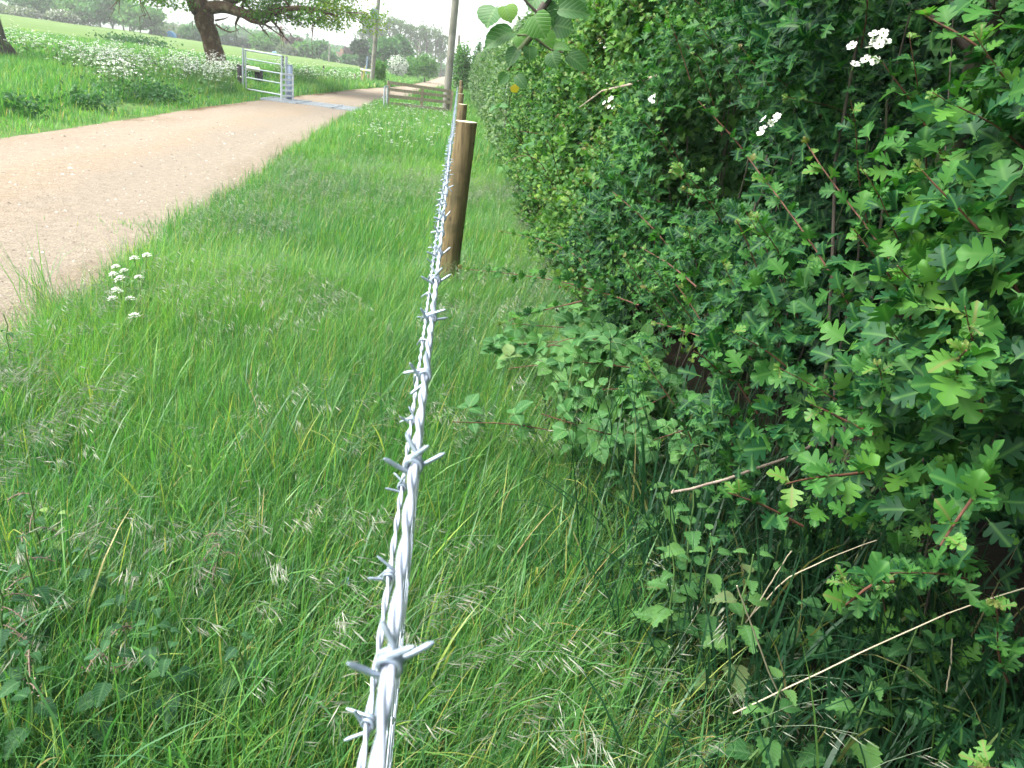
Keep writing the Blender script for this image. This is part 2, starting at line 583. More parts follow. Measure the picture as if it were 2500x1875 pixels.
def trackmat():
    m, nt, N, L = newmat('gravel_track')
    tc = N('TexCoord')
    a = N('Attribute', attribute_name='lf')
    sx = N('SeparateXYZ')
    L(a.outputs['Vector'], sx.inputs[0])
    n1 = N('TexNoise', i_Scale=.9, i_Detail=7, i_Roughness=.6)
    mp = N('Mapping')
    mp.inputs['Scale'].default_value = (1, .35, 1)
    L(tc.outputs['Object'], mp.inputs[0])
    L(mp.outputs[0], n1.inputs['Vector'])
    ad = N('Math', operation='ADD')
    ad.inputs[1].default_value = -.5
    L(n1.outputs['Fac'], ad.inputs[0])
    a2 = N('Math', operation='MULTIPLY_ADD')
    a2.inputs[1].default_value = .9
    L(ad.outputs[0], a2.inputs[0])
    L(sx.outputs[0], a2.inputs[2])
    cr = N('ValToRGB')                                       # across the track: worn grey by the verge, tan in the middle
    ramp(cr, [(0, (.20, .165, .12)), (.14, (.242, .213, .168)), (.34, (.246, .214, .170)), (.5, (.262, .216, .158)), (.75, (.272, .232, .182)), (.93, (.25, .205, .155)), (1, (.13, .10, .06))])
    L(a2.outputs[0], cr.inputs[0])
    vo = N('TexVoronoi', i_Scale=55)
    L(tc.outputs['Object'], vo.inputs['Vector'])
    sv = N('SeparateXYZ')
    L(vo.outputs['Color'], sv.inputs[0])
    rs = N('ValToRGB')
    ramp(rs, [(.0, (.80, .78, .76)), (.5, (1, 1, 1)), (.88, (1.0, 1.0, 1.0)), (1, (1.3, 1.28, 1.24))])
    L(sv.outputs[0], rs.inputs[0])
    n3 = N('TexNoise', i_Scale=14, i_Detail=8, i_Roughness=.75)
    L(tc.outputs['Object'], n3.inputs['Vector'])
    r3 = N('ValToRGB')
    ramp(r3, [(.3, (.74, .72, .70)), (.6, (1.04, 1.03, 1.02))])
    L(n3.outputs['Fac'], r3.inputs[0])
    m1 = N('MixRGB', blend_type='MULTIPLY')
    m1.inputs[0].default_value = .75
    L(cr.outputs[0], m1.inputs[1])
    L(rs.outputs[0], m1.inputs[2])
    m2 = N('MixRGB', blend_type='MULTIPLY')
    m2.inputs[0].default_value = .9
    L(m1.outputs[0], m2.inputs[1])
    L(r3.outputs[0], m2.inputs[2])
    bs = N('BsdfPrincipled', i_Roughness=.95)
    bs.inputs['Specular IOR Level'].default_value = .15
    L(m2.outputs[0], bs.inputs['Base Color'])
    bp = N('Bump', i_Strength=.55, i_Distance=.012)
    L(vo.outputs['Distance'], bp.inputs['Height'])
    bp2 = N('Bump', i_Strength=.6, i_Distance=.03)
    L(n3.outputs['Fac'], bp2.inputs['Height'])
    L(bp.outputs[0], bp2.inputs['Normal'])
    L(bp2.outputs[0], bs.inputs['Normal'])
    o = N('OutputMaterial')
    L(bs.outputs[0], o.inputs[0])
    return m


def grid(us, vs, fn, att=None):
    U, V = np.meshgrid(us, vs, indexing='ij')
    P = fn(U, V)
    n, m = len(us), len(vs)
    i, j = np.meshgrid(np.arange(n - 1), np.arange(m - 1), indexing='ij')
    f = np.stack([i * m + j, (i + 1) * m + j, (i + 1) * m + j + 1, i * m + j + 1], -1).reshape(-1, 4)
    A = np.zeros((n * m, 3))
    if att is not None:
        A[:, 0] = att(U, V).ravel()
    return P.reshape(-1, 3), f, A


def sym(a):
    return np.concatenate([-a[::-1], a[1:]])


gx = sym(np.concatenate([np.arange(0, 12, .2), np.geomspace(12, 1900, 60)]))
gy = np.concatenate([-np.geomspace(300, 6, 12), np.arange(-5.8, 40, .25), np.geomspace(40, 1900, 70)])
mb = MB()
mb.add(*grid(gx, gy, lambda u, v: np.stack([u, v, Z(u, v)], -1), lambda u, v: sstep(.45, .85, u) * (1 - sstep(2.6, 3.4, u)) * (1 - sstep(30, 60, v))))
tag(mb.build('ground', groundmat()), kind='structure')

TV = np.concatenate([np.arange(-4, 40, .15), np.geomspace(40, 880, 90)])


def trk(u, v):
    wob = .10 * (n2(v, v * 0, 1.1, 7) - .5) + .10 * (n2(v, v * 0, 3.7, 9) - .5)
    a, b = xl(v) - .05, xr(v) + .05
    x = b + wob * (1 - u) + (a - b) * u + wob * u * .8
    z = Z(x, v) * 0 + (-0.27 * np.tanh(np.maximum(v, -6) * 0.0245 / 0.27)) + .012 + .03 * np.sin(np.pi * u) - .025 * (np.exp(-((u - .3) / .08) ** 2) + np.exp(-((u - .72) / .08) ** 2)) * .6
    d = np.hypot(x, v)
    z = z - .02 * ((u == 0) | (u == 1))
    return np.stack([x, v, z], -1)


mb = MB()
mb.add(*grid(np.linspace(0, 1, 25), TV, trk, lambda u, v: u))
tag(mb.build('track', trackmat()), kind='structure')


def fieldmat():
    m, nt, N, L = newmat('young_crop')
    tc = N('TexCoord')
    n1 = N('TexNoise', i_Scale=.12, i_Detail=6, i_Roughness=.6)
    L(tc.outputs['Object'], n1.inputs['Vector'])
    r1 = N('ValToRGB')
    ramp(r1, [(.3, (.098, .180, .045)), (.7, (.138, .225, .060))])
    L(n1.outputs['Fac'], r1.inputs[0])
    n2_ = N('TexNoise', i_Scale=5, i_Detail=8, i_Roughness=.8)
    L(tc.outputs['Object'], n2_.inputs['Vector'])
    r2 = N('ValToRGB')
    ramp(r2, [(.3, (.72, .74, .7)), (.65, (1.1, 1.08, 1.0))])
    L(n2_.outputs['Fac'], r2.inputs[0])
    mx = N('MixRGB', blend_type='MULTIPLY')
    mx.inputs[0].default_value = .8
    L(r1.outputs[0], mx.inputs[1])
    L(r2.outputs[0], mx.inputs[2])
    bs = N('BsdfPrincipled', i_Roughness=.9)
    bs.inputs['Specular IOR Level'].default_value = .15
    L(mx.outputs[0], bs.inputs['Base Color'])
    bp = N('Bump', i_Strength=.8, i_Distance=.25)
    L(n2_.outputs['Fac'], bp.inputs['Height'])
    L(bp.outputs[0], bs.inputs['Normal'])
    o = N('OutputMaterial')
    L(bs.outputs[0], o.inputs[0])
    return m


FNL, FNR, FFR, FFL = np.array([-220, 78]), np.array([-10.8, 51]), np.array([-17, 238]), np.array([-260, 250])


def fld(u, v):
    P = (FNL * ((1 - u) * (1 - v))[..., None] + FNR * (u * (1 - v))[..., None] + FFR * (u * v)[..., None] + FFL * ((1 - u) * v)[..., None])
    return np.concatenate([P, (Z(P[..., 0], P[..., 1]) + .12)[..., None]], -1)


mb = MB()
mb.add(*grid(np.linspace(0, 1, 90), np.linspace(0, 1, 90), fld))
tag(mb.build('field', fieldmat()), kind='structure')

# far ridge
mb = MB()
hz = np.linspace(-1, 1, 120)


def hill(u, v):
    ang = np.radians(-62 + 70 * (u + 1) / 2)
    R = 1150 + 450 * v
    prof = 16 + 42 * np.exp(-((np.degrees(ang) + 36) / 13) ** 2) + 6 * n2(u * 9, u * 0, 1, 4)
    return np.stack([np.sin(ang) * R, np.cos(ang) * R, -4 + prof * np.sin(np.pi * np.clip(v, 0, 1)) + 2 * n2(u * 60, v * 9, 1, 8)], -1)


mb.add(*grid(hz, np.linspace(0, 1, 12), hill))
tag(mb.build('hills', surfmat('wooded_ridge', (.05, .09, .05), (.09, .14, .07), .02, .95, bump=0)), kind='structure')


# ------------------------------------------------------------------ leaf templates
def leaf_tpl(half, rib, fold=.25, curl=.25, serr=0):
    """half = right outline (x, y) from base to tip; rib = y values of the midrib points"""
    half = np.asarray(half, float)
    if serr:
        out = []
        for a, b in zip(half[:-1], half[1:]):
            out.append(a)
            d = b - a
            out.append(a + d * .45 + np.array([.6, .25]) * np.linalg.norm(d) * serr)
            out.append(a + d * .6)
        out.append(half[-1])
        half = np.array(out)
    rib = np.asarray(rib, float)
    V = [[0, y] for y in rib]
    V += [[x, y] for x, y in half]
    V += [[-x, y] for x, y in half]
    V = np.array(V)
    nr, nh = len(rib), len(half)
    F = []
    ri = np.array([np.argmin(abs(rib - (y - .06))) for x, y in half])
    ri = np.maximum.accumulate(ri)
    for off, flip in ((nr, 0), (nr + nh, 1)):
        for k in range(nh - 1):
            a, b, r0, r1 = off + k, off + k + 1, ri[k], ri[k + 1]
            t = [(r0, a, b)]
            for r in range(r0, r1):
                t.append((r, b, r + 1))
            F += [q[::-1] if flip else q for q in t]
    z = fold * abs(V[:, 0]) - curl * (V[:, 1] - .4) ** 2
    lf = np.stack([abs(V[:, 0]), V[:, 1]], -1)
    return np.column_stack([V, z]), np.array(F), lf


HAW = leaf_tpl([(.015, 0), (.02, .2), (.13, .31), (.30, .36), (.40, .43), (.43, .50), (.34, .53), (.14, .52), (.30, .61), (.40, .70), (.38, .78), (.28, .77), (.11, .72), (.20, .83), (.22, .92), (.14, .97), (.09, 1.0), (0, 1.04)],
               [0, .22, .45, .68, 1.04], .28, .3)
HAW2 = leaf_tpl([(.015, 0), (.03, .22), (.26, .38), (.40, .52), (.12, .54), (.36, .74), (.10, .76), (.17, .95), (0, 1.03)], [0, .25, .55, 1.03], .3, .35)
HAWM = leaf_tpl([(.02, 0), (.28, .34), (.36, .55), (.14, .58), (.28, .82), (0, 1.0)], [0, .5, 1.0], .3, .35)
OVAL = leaf_tpl([(.01, 0), (.03, .10), (.20, .17), (.33, .28), (.39, .42), (.37, .58), (.28, .74), (.14, .88), (0, 1.03)], [.0, .12, .36, .62, .85, 1.03], .22, .4, serr=.22)
ROUND = leaf_tpl([(.01, 0), (.02, .14), (.2, .10), (.38, .18), (.49, .36), (.50, .55), (.42, .74), (.24, .88), (.1, .93), (0, 1.04)], [.0, .14, .36, .6, .82, 1.04], .30, .45, serr=.2)
NET = leaf_tpl([(.01, 0), (.02, .08), (.22, .10), (.31, .22), (.31, .36), (.26, .52), (.19, .68), (.10, .84), (0, 1.04)], [.0, .1, .3, .5, .72, 1.04], .25, .45, serr=.6)
QUAD = (np.array([[0, 0, 0], [.34, .5, .1], [0, 1, -.05], [-.34, .5, .1]]), np.array([[0, 1, 2, 3]]), np.array([[0, 0], [.3, .5], [0, 1], [.3, .5]]))


def rosette(axis, n, spread=(.7, 1.35)):
    """n leaves fanned round each axis: directions and normals"""
    N = len(axis)
    a = np.repeat(nrm(axis), n, 0)
    q = rnd_dir(N * n)
    s = nrm(np.cross(a, q))
    th = rng.uniform(*spread, N * n)[:, None]
    t = a * np.cos(th) + s * np.sin(th)
    nn = nrm(a * np.sin(th) - s * np.cos(th) + rng.normal(0, .25, (N * n, 3)))
    return t, nn


exec_shoots = []


def shoot(lv, st, P0, P1, r=.0035, nodes=10, size=.04, sag=.0, young=.25, lo=(.2, .72), out=.0, up=(0, 0, 1)):
    """one shoot: stem tube into st, leaves into lists lv = [pos, dir, nrm, size, var, tpl]"""
    P0, P1 = np.asarray(P0, float), np.asarray(P1, float)
    L = np.linalg.norm(P1 - P0)
    k = np.linspace(0, 1, 9)[:, None]
    side = rnd_dir(1)[0] * .03 * L
    pts = P0 + (P1 - P0) * k + np.array([0, 0, 1]) * (sag * L * np.sin(np.pi * k)) + side * np.sin(k * 5)
    st.tube(pts, np.linspace(r, r * .35, 9), 5)
    d = nrm(P1 - P0)
    ph = rng.uniform(0, 6)
    for i in range(nodes):
        t = .12 + .88 * (i + rng.uniform(0, .6)) / nodes
        t = min(t, 1)
        p = np.array([np.interp(t, k[:, 0], pts[:, c]) for c in range(3)])
        ph += 2.4
        a = nrm(np.cross(d, (0, 0, 1)) + 1e-4)
        b = np.cross(a, d)
        o = a * math.cos(ph) + b * math.sin(ph)
        m = rng.integers(2, 5) if t < .93 else 5
        for q in range(m):
            dd = nrm(o + d * rng.uniform(.1, .9) + np.array([-out, -out * .4, .25]) + rng.normal(0, .45, 3))
            nn = nrm(np.array(up) * .9 + np.array([-.5, -.35, 0]) + rng.normal(0, .35, 3))
            s = size * (1.12 - .75 * max(t - .45, 0)) * rng.uniform(.45, 1.1) * (1 if q < 2 else .6)
            if np.linalg.norm(p - EYE) < .82:
                continue
            if t > .93:
                s = size * rng.uniform(.25, .45)
            yv = np.clip((t - (1 - young)) / young, 0, 1)
            lv.append((p, dd, nn, s, rng.uniform(*lo) if yv <= 0 else yv ** 1.7 * .85 + rng.uniform(0, .15), yv > 0))


def put_leaves(mb, lv, T, mi_old=0, mi_young=1):
    for fl in (False, True):
        q = [l for l in lv if bool(l[5]) == fl]
        if q:
            mb.inst(T, np.array([l[0] for l in q]), frames(np.array([l[2] for l in q]), np.array([l[1] for l in q])),
                    np.array([l[3] for l in q]), np.array([l[4] for l in q]), mi_young if fl else mi_old)


# ------------------------------------------------------------------ hedge
def front_x(y, z):
    """face of the hedge nearest the fence"""
    y, z = np.asarray(y, float), np.asarray(z, float)
    g = Z(np.full_like(y, .9), y)
    h = z - g
    near = 1 - sstep(2.5, 5.5, y)
    x = .83 - .05 * np.exp(-((y - 4.6) / 2) ** 2) + .04 * np.sin(y * 1.7) + .10 * sstep(12, 25, y)
    nr2 = 1 - sstep(1.5, 2.3, y)
    x = x - near * .10 * np.exp(-((h - .72) / .5) ** 2) - .06 * np.exp(-((y - 2.8) / .9) ** 2 - ((h - .35) / .4) ** 2)
    x = x + nr2 * .42 * (1 - sstep(.08, .36, h)) + (1 - nr2) * .06 * (1 - sstep(.05, .3, h))
    x = x + (.42 - .34 * near) * sstep(1.5, 2.75, h) ** 1.3
    x = x + .26 * (n2(y * 1.0, z, 1.6, 2) - .5) + .14 * (n2(y, z, 4.1, 5) - .5)
    return x


def hedge_cloud(y0, y1, top, n, k, size, depth, dens_noise=.0):
    y = rng.uniform(y0, y1, n)
    g = Z(np.full(n, .9), y)
    tz = top + .5 * (n2(y, y * 0, .5, 12) - .5) + .3 * (n2(y, y * 0, 1.9, 15) - .5)
    h = rng.uniform(.02, 1, n) * tz
    z = g + h
    dd = rng.exponential(depth, n)
    x = front_x(y, z) + dd
    keep = x < 2.6
    p = np.stack([x, y, z], -1)[keep]
    c = vnoise(p * np.array([3.2, 2.6, 2.6]) + 4)
    keep2 = c > dens_noise + rng.uniform(-.08, .08, len(p))
    p = p[keep2]
    ax = nrm(np.array([-.75, -.25, .55]) + rng.normal(0, .5, (len(p), 3)))
    t, nn = rosette(ax, k)
    pos = np.repeat(p, k, 0) + rng.normal(0, size * .5, (len(p) * k, 3))
    nn = nrm(nn + np.array([-.25, -.15, .45]))
    s = size * rng.uniform(.5, 1.2, len(pos))
    cl = np.repeat(vnoise(p * 1.7 + 9), k)
    var = np.clip(.12 + .62 * rng.random(len(pos)) ** 1.2 + .5 * (cl - .5), 0, .93)
    return pos, t, nn, s, var


def cull(pos, m=130):
    q = proj(pos)
    return (q[:, 2] > .05) & (q[:, 0] > -m * 4) & (q[:, 0] < 2500 + m * 6) & (q[:, 1] > -m * 7) & (q[:, 1] < 1875 + m * 4)


def stems(mb, y0, y1, n, r=(.003, .011)):
    for _ in range(n):
        y = rng.uniform(y0, y1)
        x = rng.uniform(1.15, 1.9)
        g = float(Z(x, y))
        p0 = np.array([x, y, g - .02])
        p1 = p0 + np.array([rng.uniform(-.45, .25), rng.uniform(-.5, .5), rng.uniform(.9, 2.2)])
        m = (p0 + p1) / 2 + rng.normal(0, .1, 3)
        k = np.linspace(0, 1, 8)[:, None]
        pts = (1 - k) ** 2 * p0 + 2 * k * (1 - k) * m + k ** 2 * p1 + rng.normal(0, .012, (8, 3))
        rr = rng.uniform(*r)
        mb.tube(pts, np.linspace(rr, rr * .4, 8), 6)


def blossom(C, nfl, spread, size, name_parent):
    mb = MB()
    for _ in range(nfl):
        c = C + rng.normal(0, spread, 3)
        ax = nrm(np.array([-.7, -.35, .6]) + rng.normal(0, .3, 3))
        u = nrm(np.cross(ax, (0, 0, 1)))
        v = np.cross(ax, u)
        for k in range(5):
            a = k * 2 * math.pi / 5 + rng.uniform(0, .2)
            d = u * math.cos(a) + v * math.sin(a)
            e = np.cross(ax, d)
            r = size
            pts = [c, c + d * r * .45 + e * r * .42 + ax * r * .1, c + d * r * .95 + e * r * .3 + ax * r * .25, c + d * r * .95 - e * r * .3 + ax * r * .25, c + d * r * .45 - e * r * .42 + ax * r * .1]
            mb.add(np.array(pts + [c + d * r * .55 + ax * r * .06]), [[0, 1, 5], [1, 2, 5], [2, 3, 5], [3, 4, 5], [4, 0, 5]], np.array([rng.random(), 0, 0]))
        mb.tube([c - ax * .012, c + ax * .003], .0016, 5, 0, 1)
    return mb.build('blossom', [M['white_petal'], M['young']], name_parent, loc=None)


def near_hedge():
    root = thing('hawthorn_hedge', (0, 0, 0), 'nearest stretch of dark green hawthorn hedge, large lobed leaves and reddish shoots', 'hedge')
    mb = MB()
    pos, t, nn, s, var = hedge_cloud(-3.0, 3.7, 3.5, 20500, 6, .053, .15, .50)
    d = np.linalg.norm(pos - EYE, axis=1)
    k = (d > .74) & (cull(pos) | (rng.random(len(pos)) < .6))
    nr = d < 1.75
    a = k & nr
    mb.inst(HAW, pos[a], frames(nn[a], t[a]), s[a], var[a])
    a = k & ~nr
    mb.inst(HAW2, pos[a], frames(nn[a], t[a]), s[a], var[a])
    # leaves deep inside and on the far side, darkened in colour for interior shade
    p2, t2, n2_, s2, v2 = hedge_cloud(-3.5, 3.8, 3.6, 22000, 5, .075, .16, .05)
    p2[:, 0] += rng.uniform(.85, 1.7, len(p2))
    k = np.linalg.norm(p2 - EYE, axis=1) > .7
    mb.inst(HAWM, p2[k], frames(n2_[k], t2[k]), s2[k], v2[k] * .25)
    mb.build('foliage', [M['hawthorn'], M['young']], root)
    sb = MB()
    stems(sb, -.2, 3.8, 60, (.002, .007))
    sb.build('stems', M['bark_grey'], root)['kind'] = 'stuff'
    # the grey trunk that shows through near the corner of the picture
    tb = MB()
    tp = [at_x(2335, 330, 1.42), at_x(2372, 220, 1.40), at_x(2385, 140, 1.38), at_x(2415, 60, 1.36), at_x(2440, -40, 1.34)]
    tp = [np.array([1.5, tp[0][1] + .1, float(Z(1.5, tp[0][1])) - .05]), (np.array([1.5, tp[0][1] + .1, .3]) + tp[0]) / 2] + tp
    tb.tube(np.array(tp), [.045, .04, .034, .03, .031, .032, .03], 10)
    tb.tube(np.array([tp[4], at_x(2300, 60, 1.3), at_x(2215, 10, 1.2)]), [.014, .01, .006], 7)
    tb.build('trunk', M['bark_grey'], root)
    # long leading shoots, traced tip and foot, standing out at their own distance
    spec = [  # tip px, foot px, x of tip, x of foot
        ((1975, 325), (2330, 1000), .80, 1.05, .048), ((1830, 385), (2125, 850), .76, 1.0, .045),
        ((2245, 395), (2500, 745), .80, 1.0, .05), ((1795, 540), (1905, 800), .78, .98, .04),
        
        ((1590, 785), (1880, 900), .72, .95, .042), ((1975, 990), (2130, 1060), .72, .85, .046),
        ((2390, 860), (2260, 1010), .70, .92, .055), ((1925, 1185), (2130, 1150), .66, .85, .05),
        ((1770, 1200), (1960, 1285), .66, .86, .042), ((2040, 1480), (2180, 1420), .68, .82, .05),
        ((1710, 250), (1850, 420), .85, 1.05, .04),
        ((2140, 130), (2320, 420), .9, 1.1, .05), ((1500, 470), (1660, 640), .74, .95, .036),
        ((2250, 20), (2450, 190), .86, 1.0, .05), ((1640, 690), (1850, 1010), .74, .98, .042),
        ((1870, 170), (2050, 330), .88, 1.1, .042), ((1470, 395), (1620, 500), .78, 1.0, .034),
        ((2300, 1330), (2420, 1150), .66, .85, .05), ((2200, 640), (2330, 830), .80, 1.0, .048),
        ((1560, 600), (1700, 700), .74, .9, .036),
        ((2090, 560), (2230, 790), .82, 1.0, .046), ((1690, 860), (1790, 930), .72, .88, .04),
        ((1220, 555), (1440, 650), 4.2, 3.7, .042), ((1130, 657), (1560, 745), 3.3, 2.6, .042), ((1205, 800), (1420, 735), 3.1, 2.75, .036)]
    for i, (tp_, fp, xt, xf, sz) in enumerate(spec):
        sh = MB()
        lv = []
        P1, P0 = (at_x(*tp_, xt - .11), at_x(*fp, xf - .12)) if i < len(spec) - 3 else (at(*tp_, xt), at(*fp, xf))
        shoot(lv, sh, P0, P1, .0030, int(np.clip(np.linalg.norm(P1 - P0) / .034, 4, 24)), sz * (1.0 if i < len(spec) - 3 else 1.3), .03, .2, (.35, .82), .35)  # leaf tones raised so the shoots look brightly lit
        o = sh.build('shoot', M['twig_red'], root)
        lb = MB()
        put_leaves(lb, lv, HAW)
        lb.build('leaves', [M['hawthorn'], M['young']], o)
    # many lesser shoots all over the face
    lv, sh = [], MB()
    for _ in range(150):
        y = rng.uniform(.4, 3.7)
        h = rng.uniform(.55, 2.6)
        z = float(Z(.9, y)) + h
        x = float(front_x(y, z))
        tip = np.array([x - rng.uniform(.02, .16), y + rng.uniform(-.12, .05), z + rng.uniform(0, .12)])
        if np.linalg.norm(tip - EYE) < .72:
            continue
        foot = tip + np.array([rng.uniform(.12, .3), rng.uniform(-.05, .2), -rng.uniform(.05, .28)])
        shoot(lv, sh, foot, tip, .0020, 10, rng.uniform(.036, .05), .03, rng.choice([.12, .25]))
    lb = MB()
    put_leaves(lb, lv, HAW2)
    lb.build('side_shoots', [M['hawthorn'], M['young']], root)['kind'] = 'stuff'
    sh.build('twigs', M['twig_red'], root)['kind'] = 'stuff'
    for px, py, x, n, sp, sz in ((2128, 122, .78, 9, .012, .0105), (2152, 96, .78, 6, .010, .010), (1862, 312, .74, 3, .008, .0105), (1888, 292, .74, 3, .007, .010), (1489, 252, .72, 9, .016, .011), (1592, 250, .76, 4, .012, .010)):
        blossom(at_x(px, py, x), n, sp, sz, root)
    return root


def mid_hedge():
    root = thing('hawthorn_hedge', (0, 0, 0), 'middle stretch of hawthorn hedge, yellow green with orange tips, behind the first post', 'hedge')
    mb = MB()
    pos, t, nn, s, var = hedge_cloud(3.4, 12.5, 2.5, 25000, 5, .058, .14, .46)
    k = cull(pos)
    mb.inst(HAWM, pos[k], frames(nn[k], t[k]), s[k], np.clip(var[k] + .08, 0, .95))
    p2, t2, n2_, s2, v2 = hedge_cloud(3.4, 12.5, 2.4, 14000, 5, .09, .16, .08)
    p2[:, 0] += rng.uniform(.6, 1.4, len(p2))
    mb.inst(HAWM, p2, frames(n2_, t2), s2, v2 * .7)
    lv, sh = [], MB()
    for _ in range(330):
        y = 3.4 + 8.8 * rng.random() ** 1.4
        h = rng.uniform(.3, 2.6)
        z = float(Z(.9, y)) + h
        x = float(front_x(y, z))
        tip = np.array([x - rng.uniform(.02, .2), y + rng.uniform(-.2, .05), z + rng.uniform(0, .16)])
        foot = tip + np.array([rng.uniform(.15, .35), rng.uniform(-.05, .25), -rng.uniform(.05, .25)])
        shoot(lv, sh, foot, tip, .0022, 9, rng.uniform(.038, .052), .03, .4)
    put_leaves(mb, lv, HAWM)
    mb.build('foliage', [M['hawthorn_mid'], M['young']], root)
    sh.build('twigs', M['twig_red'], root)['kind'] = 'stuff'
    sb = MB()
    stems(sb, 3.6, 12.5, 80)
    sb.build('stems', M['bark_grey'], root)['kind'] = 'stuff'
    for px, py, x, n, sp, sz in ((1364, 204, .86, 5, .02, .011), (1486, 203, .84, 3, .014, .009), (1346, 286, .8, 4, .016, .010), (1484, 105, .95, 6, .03, .011), (1406, 78, 1.0, 6, .04, .012), (1498, 22, 1.0, 8, .04, .012), (1440, 60, 1.0, 6, .05, .012)):
        blossom(at_x(px, py, x), n, sp, sz, root)
    # bare grey brown cane lying across the face
    cb = MB()
    cb.tube([at_x(1415, 262, .72), at_x(1470, 222, .78), at_x(1545, 205, .82), at_x(1632, 176, .9)], [.003, .005, .007, .008], 6)
    cb.build('bare_cane', M['dead_cane'], root)
    return root


def far_hedge():
    root = thing('hawthorn_hedge', (0, 0, 0), 'far stretch of paler hedge running on beside the distant fence posts', 'hedge')
    mb = MB()
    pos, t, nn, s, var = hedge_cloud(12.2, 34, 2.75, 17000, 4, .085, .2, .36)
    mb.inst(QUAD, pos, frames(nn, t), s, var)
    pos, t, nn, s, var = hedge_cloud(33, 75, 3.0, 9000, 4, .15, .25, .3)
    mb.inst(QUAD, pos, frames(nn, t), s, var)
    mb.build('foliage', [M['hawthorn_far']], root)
    sb = MB()
    stems(sb, 12.5, 60, 60, (.01, .02))
    sb.build('stems', M['bark_grey'], root)['kind'] = 'stuff'
    return root


near_hedge()
mid_hedge()
far_hedge()


# hazel spray hanging into the picture at the top
def hazel():
    D = 1.55                                                  # distance along the fence
    root = thing('hazel_branch', at(1300, 40, D), 'drooping hazel branch with broad serrated leaves against the white sky', 'branch')
    o = np.array(root.location)
    sb = MB()
    main = np.array([(1.55, D + .9, 1.9), (1.1, D + .6, 2.35), at(1420, -160, D + .25), at(1370, -60, D + .1), at(1310, 45, D), at(1298, 88, D), at(1262, 130, D), at(1240, 172, D)]) - o
    sb.tube(main, [.016, .014, .011, .0095, .0075, .0065, .005, .003], 8)
    sb.tube(np.array([at(1310, 30, D), at(1288, 8, D), at(1255, -30, D)]) - o, [.003, .0025, .002], 6)
    sb.tube(np.array([at(1262, 86, D), at(1298, 86, D), at(1345, 122, D), at(1375, 128, D)]) - o, [.002, .003, .0025, .002], 6)
    sb.build('twig', M['bark_grey'], root)
    L = [  # base px, tip px, width, dx in distance, var
        ((1215, 10), (1185, 62, ), 78, .0, .35), ((1232, 8), (1248, 52), 46, -.03, .85), ((1300, 28), (1330, 92), 66, -.05, .62),
        ((1312, 20), (1362, 55), 60, .06, .2), ((1262, 72), (1180, 112), 50, .02, .3), ((1258, 78), (1290, 112), 40, .04, .7),
        ((1345, 60), (1400, 70), 62, .05, .12), ((1352, 20), (1440, 30), 46, .02, .25), ((1268, 112), (1240, 160), 36, .0, .05),
        ((1292, 108), (1294, 148), 36, .0, .2), ((1345, 122), (1358, 166), 42, -.02, .15), ((1378, 128), (1436, 170), 42, .03, .22),
        ((1345, 116), (1395, 118), 24, .02, .6), ((1318, 78), (1352, 110), 44, .03, .8), ((1390, -10), (1415, 40), 54, .08, .1),
        ((1256, 180), (1285, 215), 28, -.02, .1), ((1240, 178), (1218, 205), 26, .0, .3), ((1330, -30), (1290, 20), 60, .05, .3)]
    for b, t, w, dz, v in L:
        P0, P1 = at(*b, D + dz), at(*t, D + dz - .015)
        ln = np.linalg.norm(P1 - P0)
        wd = w / F_PX * (D + dz) * .92
        lb = MB()
        n = nrm(np.array([-.35 + rng.normal(0, .3), -.8, .5 + rng.normal(0, .25)]))
        R = frames(n[None], (P1 - P0)[None])
        lb.inst(ROUND, (P0 - o)[None], R, np.array([[wd / .98, ln, ln]]), np.array([v]))
        lb.build('leaf', M['hazel'], root)
    yb = MB()
    P0, P1 = at(1252, 205, D), at(1262, 226, D)
    yb.inst(ROUND, (P0 - o)[None], frames(np.array([[-.3, -.9, .3]]), (P1 - P0)[None]), np.array([np.linalg.norm(P1 - P0)]), np.array([.5]))
    tag(yb.build('leaf', M['yellow_leaf'], root), 'small yellow withered leaf')


hazel()


# ------------------------------------------------------------------ brambles, nettles and other hedge-foot plants
def bramble(label, canes, nl, size, group=None):
    base = np.asarray(canes[0][0], float)
    root = thing('bramble', base, label, 'bramble', group)
    lb = MB()
    for c in canes:
        c = np.asarray(c, float)
        k = np.linspace(0, len(c) - 1, 14)
        pts = np.stack([np.interp(k, np.arange(len(c)), c[:, a]) for a in range(3)], -1)
        pts[1:-1] = .25 * pts[:-2] + .5 * pts[1:-1] + .25 * pts[2:]
        sb = MB()
        sb.tube(pts - base, np.linspace(.0035, .0016, 14), 6)
        sb.build('cane', M['twig_red'], root)
        for _ in range(nl):
            t = rng.uniform(.15, 1) * 13
            p = np.array([np.interp(t, np.arange(14), pts[:, a]) for a in range(3)])
            d = nrm(rng.normal(0, 1, 3) * np.array([1, 1, .5]) + np.array([-.1, -.2, .25]))
            hub = p + d * rng.uniform(.03, .07)
            lb.tube(np.array([p, (p + hub) / 2 + np.array([0, 0, .006]), hub]) - base, .0011, 4, .3, 1)
            n = nrm(np.array([-.35, -.35, 1.0]) + rng.normal(0, .3, 3))
            s = size * rng.uniform(.65, 1.15)
            v = np.clip(rng.normal(.45, .2), 0, 1)
            sd = nrm(np.cross(n, d))
            for dd, ss in ((d, 1), (nrm(sd + d * .25), .8), (nrm(-sd + d * .25), .8)):
                q = nrm(dd + np.array([0, 0, -.25]))
                lb.inst(OVAL, (hub - base)[None], frames(nrm(n + rng.normal(0, .15, 3))[None], q[None]), np.array([s * ss]), np.array([np.clip(v + rng.normal(0, .06), 0, 1)]))
    lb.build('leaves', [M['bramble'], M['stem_green']], root)
    return root


